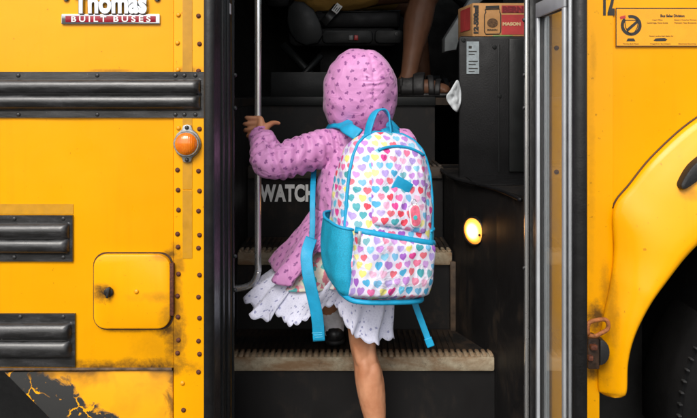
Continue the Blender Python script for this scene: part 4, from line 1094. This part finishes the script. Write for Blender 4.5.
# side pockets
def side_pocket(s):
    V, F = [], []; nx, nz = 30, 34
    for i in range(nz + 1):
        for k in range(nx + 1):
            t, u = i / nz, k / nx
            z = .004 + (.200 + .035 * (u - .45)) * t; w, d = wd(max(.004, z))
            y = -d * .80 + d * 1.6 * u
            q = (1 - min(.999, abs(y) / d) ** NE) ** (1 / NE)
            e = math.sqrt(max(0, 1 - (1 - min(1, min(u, 1 - u) / .16)) ** 2)) * (.55 + .45 * t) * min(1, t / .1)
            V.append((s * (w * q + .003 + (.016 if s < 0 else .003) * e + .004 * noise.noise(Vector((y * 30, z * 16, s))) * e), y, lift(y, z)))
    for i in range(nz):
        for k in range(nx): F.append((i * (nx + 1) + k, i * (nx + 1) + k + 1, (i + 1) * (nx + 1) + k + 1, (i + 1) * (nx + 1) + k))
    o = pydata('side_pocket', V, F, m_mesh, pack, True)
    md = o.modifiers.new('cloth', 'SOLIDIFY'); md.thickness = .002; md.offset = 0
    tube('pocket_binding', [V[nz * (nx + 1) + k] for k in range(nx + 1)], .004, m_blue, o, 8)
side_pocket(-1); side_pocket(1)
# patch, key tag, side label
pt = Vector(on_front(.030, .300, .018))
def place(o, x, z, off, roll):
    y = front_y(x, z) - off; dy = (front_y(x, z + .02) - front_y(x, z - .02)) / .04
    o.location = (x, y, z); o.rotation_euler = (math.atan(-dy) * -1, R(roll), 0)
bm = bmesh.new(); bm_box(bm, -.0265, .0265, -.002, .002, -.0235, .0235, .0012)
patch = from_bm('patch', bm, m_blue, pack); place(patch, .006, .303, .0165, 24)

bm = bmesh.new(); outl = []
kt = prism('key_tag', rrect(-.0165, .0165, -.031, .031, .0155), -.003, .0, m_white, pack, .001); place(kt, .044, .232, .021, -14)
prism('tag_face', rrect(-.0138, .0138, -.028, .028, .013), -.0042, -.0028, plain('coral_tag', (.78, .16, .24), .35, 0, .3, 70), kt, .0005)
lathe('tag_dot', [(.0062, 0), (.006, .001), (0, .0012)], (-.002, -.0042, -.004), (0, -1, 0), plain('teal_dot', (.05, .42, .45), .4), kt, 16)
bm = bmesh.new(); tube_bm(bm, [(.0 + .007 * math.cos(t), -.002, .036 + .009 * math.sin(t)) for t in [2 * math.pi * k / 20 for k in range(21)]], .0013, 6); from_bm('tag_ring', bm, m_steel, kt)
sl = box('side_label', -.006, .006, -.002, .001, -.022, .022, plain('navy_label', (.012, .010, .04), .5), pack, .001); place(sl, -.1275, .150, .005, 0); sl.rotation_euler.z = R(-48)
# handle loop and shoulder straps (pack space)
tube('handle', catmull([(-.064, -.012, .418), (-.058, -.010, .458), (-.040, -.004, .500), (-.014, -.002, .512), (.004, -.004, .496), (.013, -.010, .455), (.016, -.014, .425)], 7), .01, m_blue, pack, 12, (.013, .0028), (.0, 0, 1))
Mi = (Matrix.Translation(Vector(pack.location)) @ pack.rotation_euler.to_matrix().to_4x4()).inverted()
def wstrap(name, pts, hw, th, up=(0, -1, 0), mat=None):
    return tube(name, [Mi @ Vector(p) for p in catmull(pts, 7)], .01, mat or m_blue, pack, 12, (hw, th), Mi.to_3x3() @ Vector(up))
wstrap('shoulder_strap', [at(358, 135, .02), at(346, 127.5, .055), (-.005, .10, 1.306), (-.045, .165, 1.310), (-.065, .235, 1.27), (-.062, .268, 1.18), (-.075, .25, 1.08), (-.085, .17, 1.05), (-.060, .12, 1.03)], .019, .0045, (-.35, -.75, .55))
wstrap('shoulder_strap', [at(384, 135, .015), at(393, 131, .05), (.125, .10, 1.300), (.140, .165, 1.302), (.140, .24, 1.26), (.135, .272, 1.18), (.15, .26, 1.08), (.165, .17, 1.02), (.175, .06, .95), (.185, .02, .90)], .019, .0045, (.35, -.75, .55))
wstrap('strap_tail', [at(311, 238, .012), at(306.5, 252, -.015), at(306.5, 266, -.03), at(310, 286, -.038), at(316.5, 316, -.030), at(318.5, 341, -.020)], .0165, .0014, (0, -1, 0))
wstrap('strap_webbing', [at(315, 150, .22), at(313, 176, .16), at(312.3, 190, .09), at(312, 206, .05), at(312, 225, .03), at(311, 246, .012)], .0080, .0018, (0, -1, 0))
for k in range(3):
    wstrap('strap_stitching', [at(314.6 + k * 1.6 - 3.2, 333 + k * 2.2, -.0245), at(321.4 + k * .3, 332.5 + k * 2.2, -.0245)], .0007, .0006, (0, -1, 0), m_stitch)
wstrap('strap_tail', [at(412, 296, -.03), at(416, 308, -.035), at(422, 324, -.03), at(429, 343, -.03)], .0085, .0014, (0, -1, 0))
wstrap('strap_end', [at(427.2, 338, -.032), at(430.5, 346.5, -.031)], .0105, .0030, (0, -1, 0))

# ================================================================== THE DRIVER
drv = tag(empty('person', (.0, 1.70, FLOOR)), 'seated driver in khaki shorts and dark sandals, bare lower leg showing', 'person')
bm = bmesh.new()
HIP = Vector((-.14, 1.74, 1.90)); 
chain(bm, [(HIP, .13), ((-.17, 1.74, 2.10), .135), ((-.18, 1.74, 2.32), .15), ((-.17, 1.74, 2.46), .10), ((-.15, 1.74, 2.52), .058), ((-.13, 1.74, 2.60), .056)])
ellipsoid(bm, (-.11, 1.74, 2.70), (.095, .077, .118)); ellipsoid(bm, (-.065, 1.74, 2.645), (.055, .055, .05))
capsule(bm, (-.015, 1.74, 2.70), .010, (.0, 1.74, 2.672), .014)
capsule(bm, (-.012, 1.72, 2.635), .008, (-.012, 1.76, 2.635), .008)
for s in (-1, 1): ellipsoid(bm, (-.115, 1.74 + .078 * s, 2.69), (.02, .014, .033))
KNE, ANK = at(423, -12, 1.36), at(408, 77, 1.30)
chain(bm, [((-.12, 1.70, 1.89), .12), ((.10, 1.56, 1.905), .092), (KNE, .070), (KNE + Vector((-.004, -.005, -.06)), .062), (KNE.lerp(ANK, .38), .066), (KNE.lerp(ANK, .72), .046), (ANK, .038)])
HEEL = Vector((ANK.x - .018, 1.30, FLOOR + .045))
chain(bm, [(ANK, .038), (HEEL, .036), ((HEEL.x + .10, 1.275, FLOOR + .046), .036), ((HEEL.x + .175, 1.262, FLOOR + .034), .026)])
for q in range(5):
    capsule(bm, (HEEL.x + .165, 1.240 + q * .014, FLOOR + .032), .0125, (HEEL.x + .205 - abs(q - 3) * .008, 1.236 + q * .0155, FLOOR + .028), .010 if q < 4 else .013)
K2, A2 = Vector((.33, 1.92, 1.86)), Vector((.40, 1.92, 1.47))
chain(bm, [((-.12, 1.78, 1.89), .12), ((.10, 1.86, 1.905), .09), (K2, .068), (K2.lerp(A2, .4), .062), (A2, .038), (A2 + Vector((-.01, 0, -.04)), .036), (A2 + Vector((.12, 0, -.045)), .034), (A2 + Vector((.2, 0, -.055)), .024)])
for s in (-1, 1):                              # arms to the steering wheel
    w = Vector((.30, 1.74 + s * .17, 2.13))
    chain(bm, [((-.17, 1.74 + s * .10, 2.43), .075), ((-.16, 1.74 + s * .20, 2.40), .058), ((.02, 1.74 + s * .25, 2.18), .043), (w, .028)])
    for q in range(4):
        a = w + Vector((.055, .0 - s * .01, .024 - q * .017)); capsule(bm, w, .022, a, .0115)
        chain(bm, [(a, .0105), (a + Vector((.03, -s * .004, -.002)), .0098), (a + Vector((.034, -s * .028, -.004)), .009), (a + Vector((.012, -s * .036, -.004)), .0082)])
    chain(bm, [(w, .018), (w + Vector((.03, -s * .02, .035)), .012), (w + Vector((.055, -s * .03, .03)), .010)])
db = skin('body', bm, m_skin2, None, .0075, 3); fit_parent(db, drv)
m_khaki = plain('khaki_cotton', (.34, .185, .035), .8, 0, .2, 14, bump=.5, bscale=160)
bm = bmesh.new()
chain(bm, [((-.16, 1.72, 1.93), .150), ((-.13, 1.60, 1.905), .138), ((.06, 1.53, 1.915), .112), ((.19, 1.475, 1.945), .098)])
chain(bm, [((-.12, 1.78, 1.905), .138), ((.08, 1.85, 1.915), .11), ((.20, 1.885, 1.91), .094)])
sh = skin('shorts', bm, m_khaki, None, .009, 4, lambda p, n: .008 * noise.noise(p * 14)); fit_parent(sh, drv)
bm = bmesh.new()
chain(bm, [((-.16, 1.74, 2.02), .152), ((-.18, 1.74, 2.30), .168), ((-.17, 1.74, 2.44), .12), ((-.165, 1.74, 2.49), .075)])
for s in (-1, 1): chain(bm, [((-.17, 1.74 + s * .10, 2.43), .09), ((-.16, 1.74 + s * .20, 2.40), .072), ((-.07, 1.74 + s * .228, 2.29), .062)])
fit_parent(skin('shirt', bm, plain('dark_shirt', (.03, .035, .05), .8, 0, .3, 20), None, .01, 4, lambda p, n: .007 * noise.noise(p * 12)), drv)
bm = bmesh.new(); ellipsoid(bm, (-.122, 1.74, 2.73), (.098, .084, .105))
fit_parent(skin('hair', bm, plain('driver_hair', (.02, .015, .012), .6), None, .008, 2, lambda p, n: .004 * noise.noise(p * 60)), drv)
for s in (-1, 1):
    bm = bmesh.new(); bmesh.ops.create_uvsphere(bm, u_segments=12, v_segments=8, radius=.013, matrix=Matrix.Translation((-.026, 1.74 + s * .032, 2.705)))
    fit_parent(from_bm('eye', bm, plain('driver_eye', (.05, .03, .02), .15)), drv)
# sandals
m_sand = plain('dark_sandal', (.012, .011, .011), .55, 0, .35, 30, bump=.3)
def sandal(x0, y, x1, y1):
    bm = bmesh.new(); chain(bm, [((x0, y, FLOOR + .012), .047), ((x0 + .11, (y + y1) / 2 - .004, FLOOR + .012), .05), ((x1, y1, FLOOR + .012), .046)])
    for v in bm.verts: v.co.z = min(max(v.co.z, FLOOR + .001), FLOOR + .020)
    o = skin('sandal', bm, m_sand, None, .006, 1); fit_parent(o, drv)
    a = Vector((x0, y, 0)); b_ = Vector((x1, y1, 0)); dr = (b_ - a).normalized(); sd_ = Vector((-dr.y, dr.x, 0))
    for t, h, r_, tw, wd_ in ((.08, .10, .047, 0, .03), (.34, .112, .048, .0, .026), (.58, .098, .049, .2, .013), (.80, .078, .049, -.1, .012)):
        c = a.lerp(b_, t)
        pts = [c + sd_ * (-math.cos(u) * r_) + dr * (tw * .06 * math.cos(u)) + Vector((0, 0, FLOOR + .012 + h * math.sin(u) ** .8 * .86)) for u in [math.pi * k / 14 for k in range(15)]]
        s_ = tube('sandal_strap', pts, .01, m_sand, None, 10, (.004, wd_), tuple(dr)); fit_parent(s_, drv); s_.parent = o
    bm = bmesh.new(); pts = [a - dr * (math.cos(u) * .042 + .004) + sd_ * (math.sin(u) * .043) + Vector((0, 0, FLOOR + .052)) for u in [-1.6 + 3.2 * k / 14 for k in range(15)]]
    tube_bm(bm, pts, .01, 10, (.004, .034), (0, 0, 1)); s_ = from_bm('sandal_strap', bm, m_sand); s_.parent = o
sandal(HEEL.x, 1.298, HEEL.x + .19, 1.262)
sandal(A2.x - .01, 1.92, A2.x + .19, 1.92)
# steering wheel the driver holds
sw = [(.36 + .06 * math.cos(t), 1.74 + .20 * math.sin(t), 2.12 + .19 * math.cos(t)) for t in [2 * math.pi * k / 40 for k in range(41)]]
tube('steering_wheel', sw, .013, m_rubber, bus, 10)

# ================================================================== BOX OF JARS, PAPER
bx_y = .67
card = tag(empty('cardboard_box', (X(472, bx_y), bx_y, (KT + .0008))), 'brown and red cardboard box printed with a jar, on the black console', 'box')
card.rotation_euler = (0, 0, R(0))
m_card = plain('kraft_cardboard', (.46, .235, .085), .8, 0, .15, 22, bump=.3, bscale=140)
m_redc = plain('red_carton_print', (.42, .035, .035), .7, 0, .2, 16)
BW, BH, BD = X(527, bx_y) - X(472, bx_y), Z(3, bx_y) - (KT + .0008), .20
W0 = X(457.5, bx_y + BD) - X(472, bx_y)
bm = bmesh.new()      # carton: front face plus a flank turned away to the left
P = [(0, 0), (BW, 0), (BW + .01, BD), (W0, BD)]
A = [bm.verts.new((x, y, 0)) for x, y in P]; B = [bm.verts.new((x, y, BH)) for i, (x, y) in enumerate(P)]
for q in range(4): bm.faces.new((A[q], A[(q + 1) % 4], B[(q + 1) % 4], B[q]))
bm.faces.new(A[::-1]); bm.faces.new(B)
bmesh.ops.bevel(bm, geom=list(bm.edges), offset=.003, segments=2, affect='EDGES', profile=.5)
cb = from_bm('carton', bm, m_card, card, True, 30)
def cx_(px): return X(px, bx_y) - X(472, bx_y)
def cz_(py): return Z(py, bx_y) - (KT + .0008)
def print_on(name, pts, mat, y=-.0012):
    return pydata(name, [(cx_(a), y, cz_(b_)) for a, b_ in pts], [tuple(range(len(pts)))], mat, card, False)
print_on('red_panel', [(501, 14.8), (526, 14.8), (526, 34.5), (501, 34.5)][::-1], m_redc)
print_on('red_panel', [(501, 5.5), (526, 5.5), (526, 12.8), (501, 12.8)][::-1], m_redc)
# jar drawing
J = [(484.5, 9.6), (499, 9.0), (499.2, 12), (500.2, 14.5), (500.2, 31.5), (498.8, 34), (485.2, 34.2), (484, 32), (484, 14.5), (485.4, 12)]
bm = bmesh.new(); tube_bm(bm, [(cx_(a), -.0008, cz_(b_)) for a, b_ in J + J[:1]], .0018, 6); from_bm('jar_print', bm, m_ink, card)
print_on('jar_print', [(485.2, 6), (498.6, 5.6), (498.8, 8.2), (485, 8.8)][::-1], m_ink)
bm = bmesh.new(); bmesh.ops.create_circle(bm, cap_ends=True, radius=1, segments=24)
for v in bm.verts: v.co = Vector((cx_(492) + v.co.x * .020, -.0012, cz_(23) + v.co.y * .017))
from_bm('jar_seal_print', bm, plain('brown_print', (.10, .05, .02), .8, 0, .6, 160), card, False)
def ctext(s, px, py, w, h, mat, rot=FACE, bold=.001):
    kx = (bx_y - CY) / FPX
    return text_mesh('carton_lettering', s, h * kx * 1.38, w * kx if w else None, (cx_(px), -.0020, cz_(py)), rot, mat, card, .0002, bold)
m_pale = plain('pale_print', (.62, .42, .22), .8, 0, .1, 30)
ctext('BERN', 502, 12.2, 21, 5.6, plain('dark_red_print', (.20, .012, .02), .7), bold=.002)
ctext('MASON', 502, 25.5, 18, 3.2, m_pale); ctext('MASON', 486.8, 30.6, 10, 1.6, m_ink, bold=.0002)
kx = (bx_y - CY) / FPX
o = text_mesh('carton_lettering', '12-500ml', 4.6 * kx * 1.38, 28 * kx, (cx_(477.6), -.0020, cz_(33.5)), FACE @ Matrix.Rotation(R(90), 3, 'Z'), m_ink, card, .0002, .0016)
# red print on the flank
fl0, fl1 = Vector((0, 0, 0)), Vector((W0, BD, 0)); fn = Vector((-(fl1.y), fl1.x, 0)).normalized()
q0, q1 = fl0.lerp(fl1, .12), fl0.lerp(fl1, .80)
pydata('red_panel', [q0 + fn * .0015 + Vector((0, 0, .03)), q1 + fn * .0015 + Vector((0, 0, .03)), q1 + fn * .0015 + Vector((0, 0, BH - .012)), q0 + fn * .0015 + Vector((0, 0, BH - .012))], [(0, 1, 2, 3)], m_redc, card, False)
o = box('green_strip', cx_(492), cx_(512), -.004, .0, -.0, .006, plain('green_tape', (.04, .25, .06), .5), card, .001)

# scrap of white paper tucked between the console and the floor edge
O_ = catmull([at(445.5, 97, .575), at(450, 90, .575), at(456.5, 80, .585), at(460, 88, .594), at(460.5, 100, .594), at(457, 112, .588), at(450, 106, .575)], 5, True)
cV = sum(O_, Vector()) / len(O_); V, F = [], []
for q in range(7):
    for v in O_:
        p = cV.lerp(v, 1 - q / 7.0); p.y += .010 * noise.noise(Vector((p.x * 75, q * .2, p.z * 45))) - .004 * q / 7
        p.y = min(p.y, KY - .004); V.append(p)
nO = len(O_)
for q in range(6):
    for k in range(nO): F.append((q * nO + k, q * nO + (k + 1) % nO, (q + 1) * nO + (k + 1) % nO, (q + 1) * nO + k))
F.append(tuple(6 * nO + k for k in range(nO)))
pa = pydata('paper', V, F, plain('white_paper', (.50, .53, .55), .9, 0, .08, 20, spec=.1), None, True)
md = pa.modifiers.new('thick', 'SOLIDIFY'); md.thickness = .0015
tag(pa, 'crumpled white paper scrap beside the black console, below the cardboard box', 'paper')
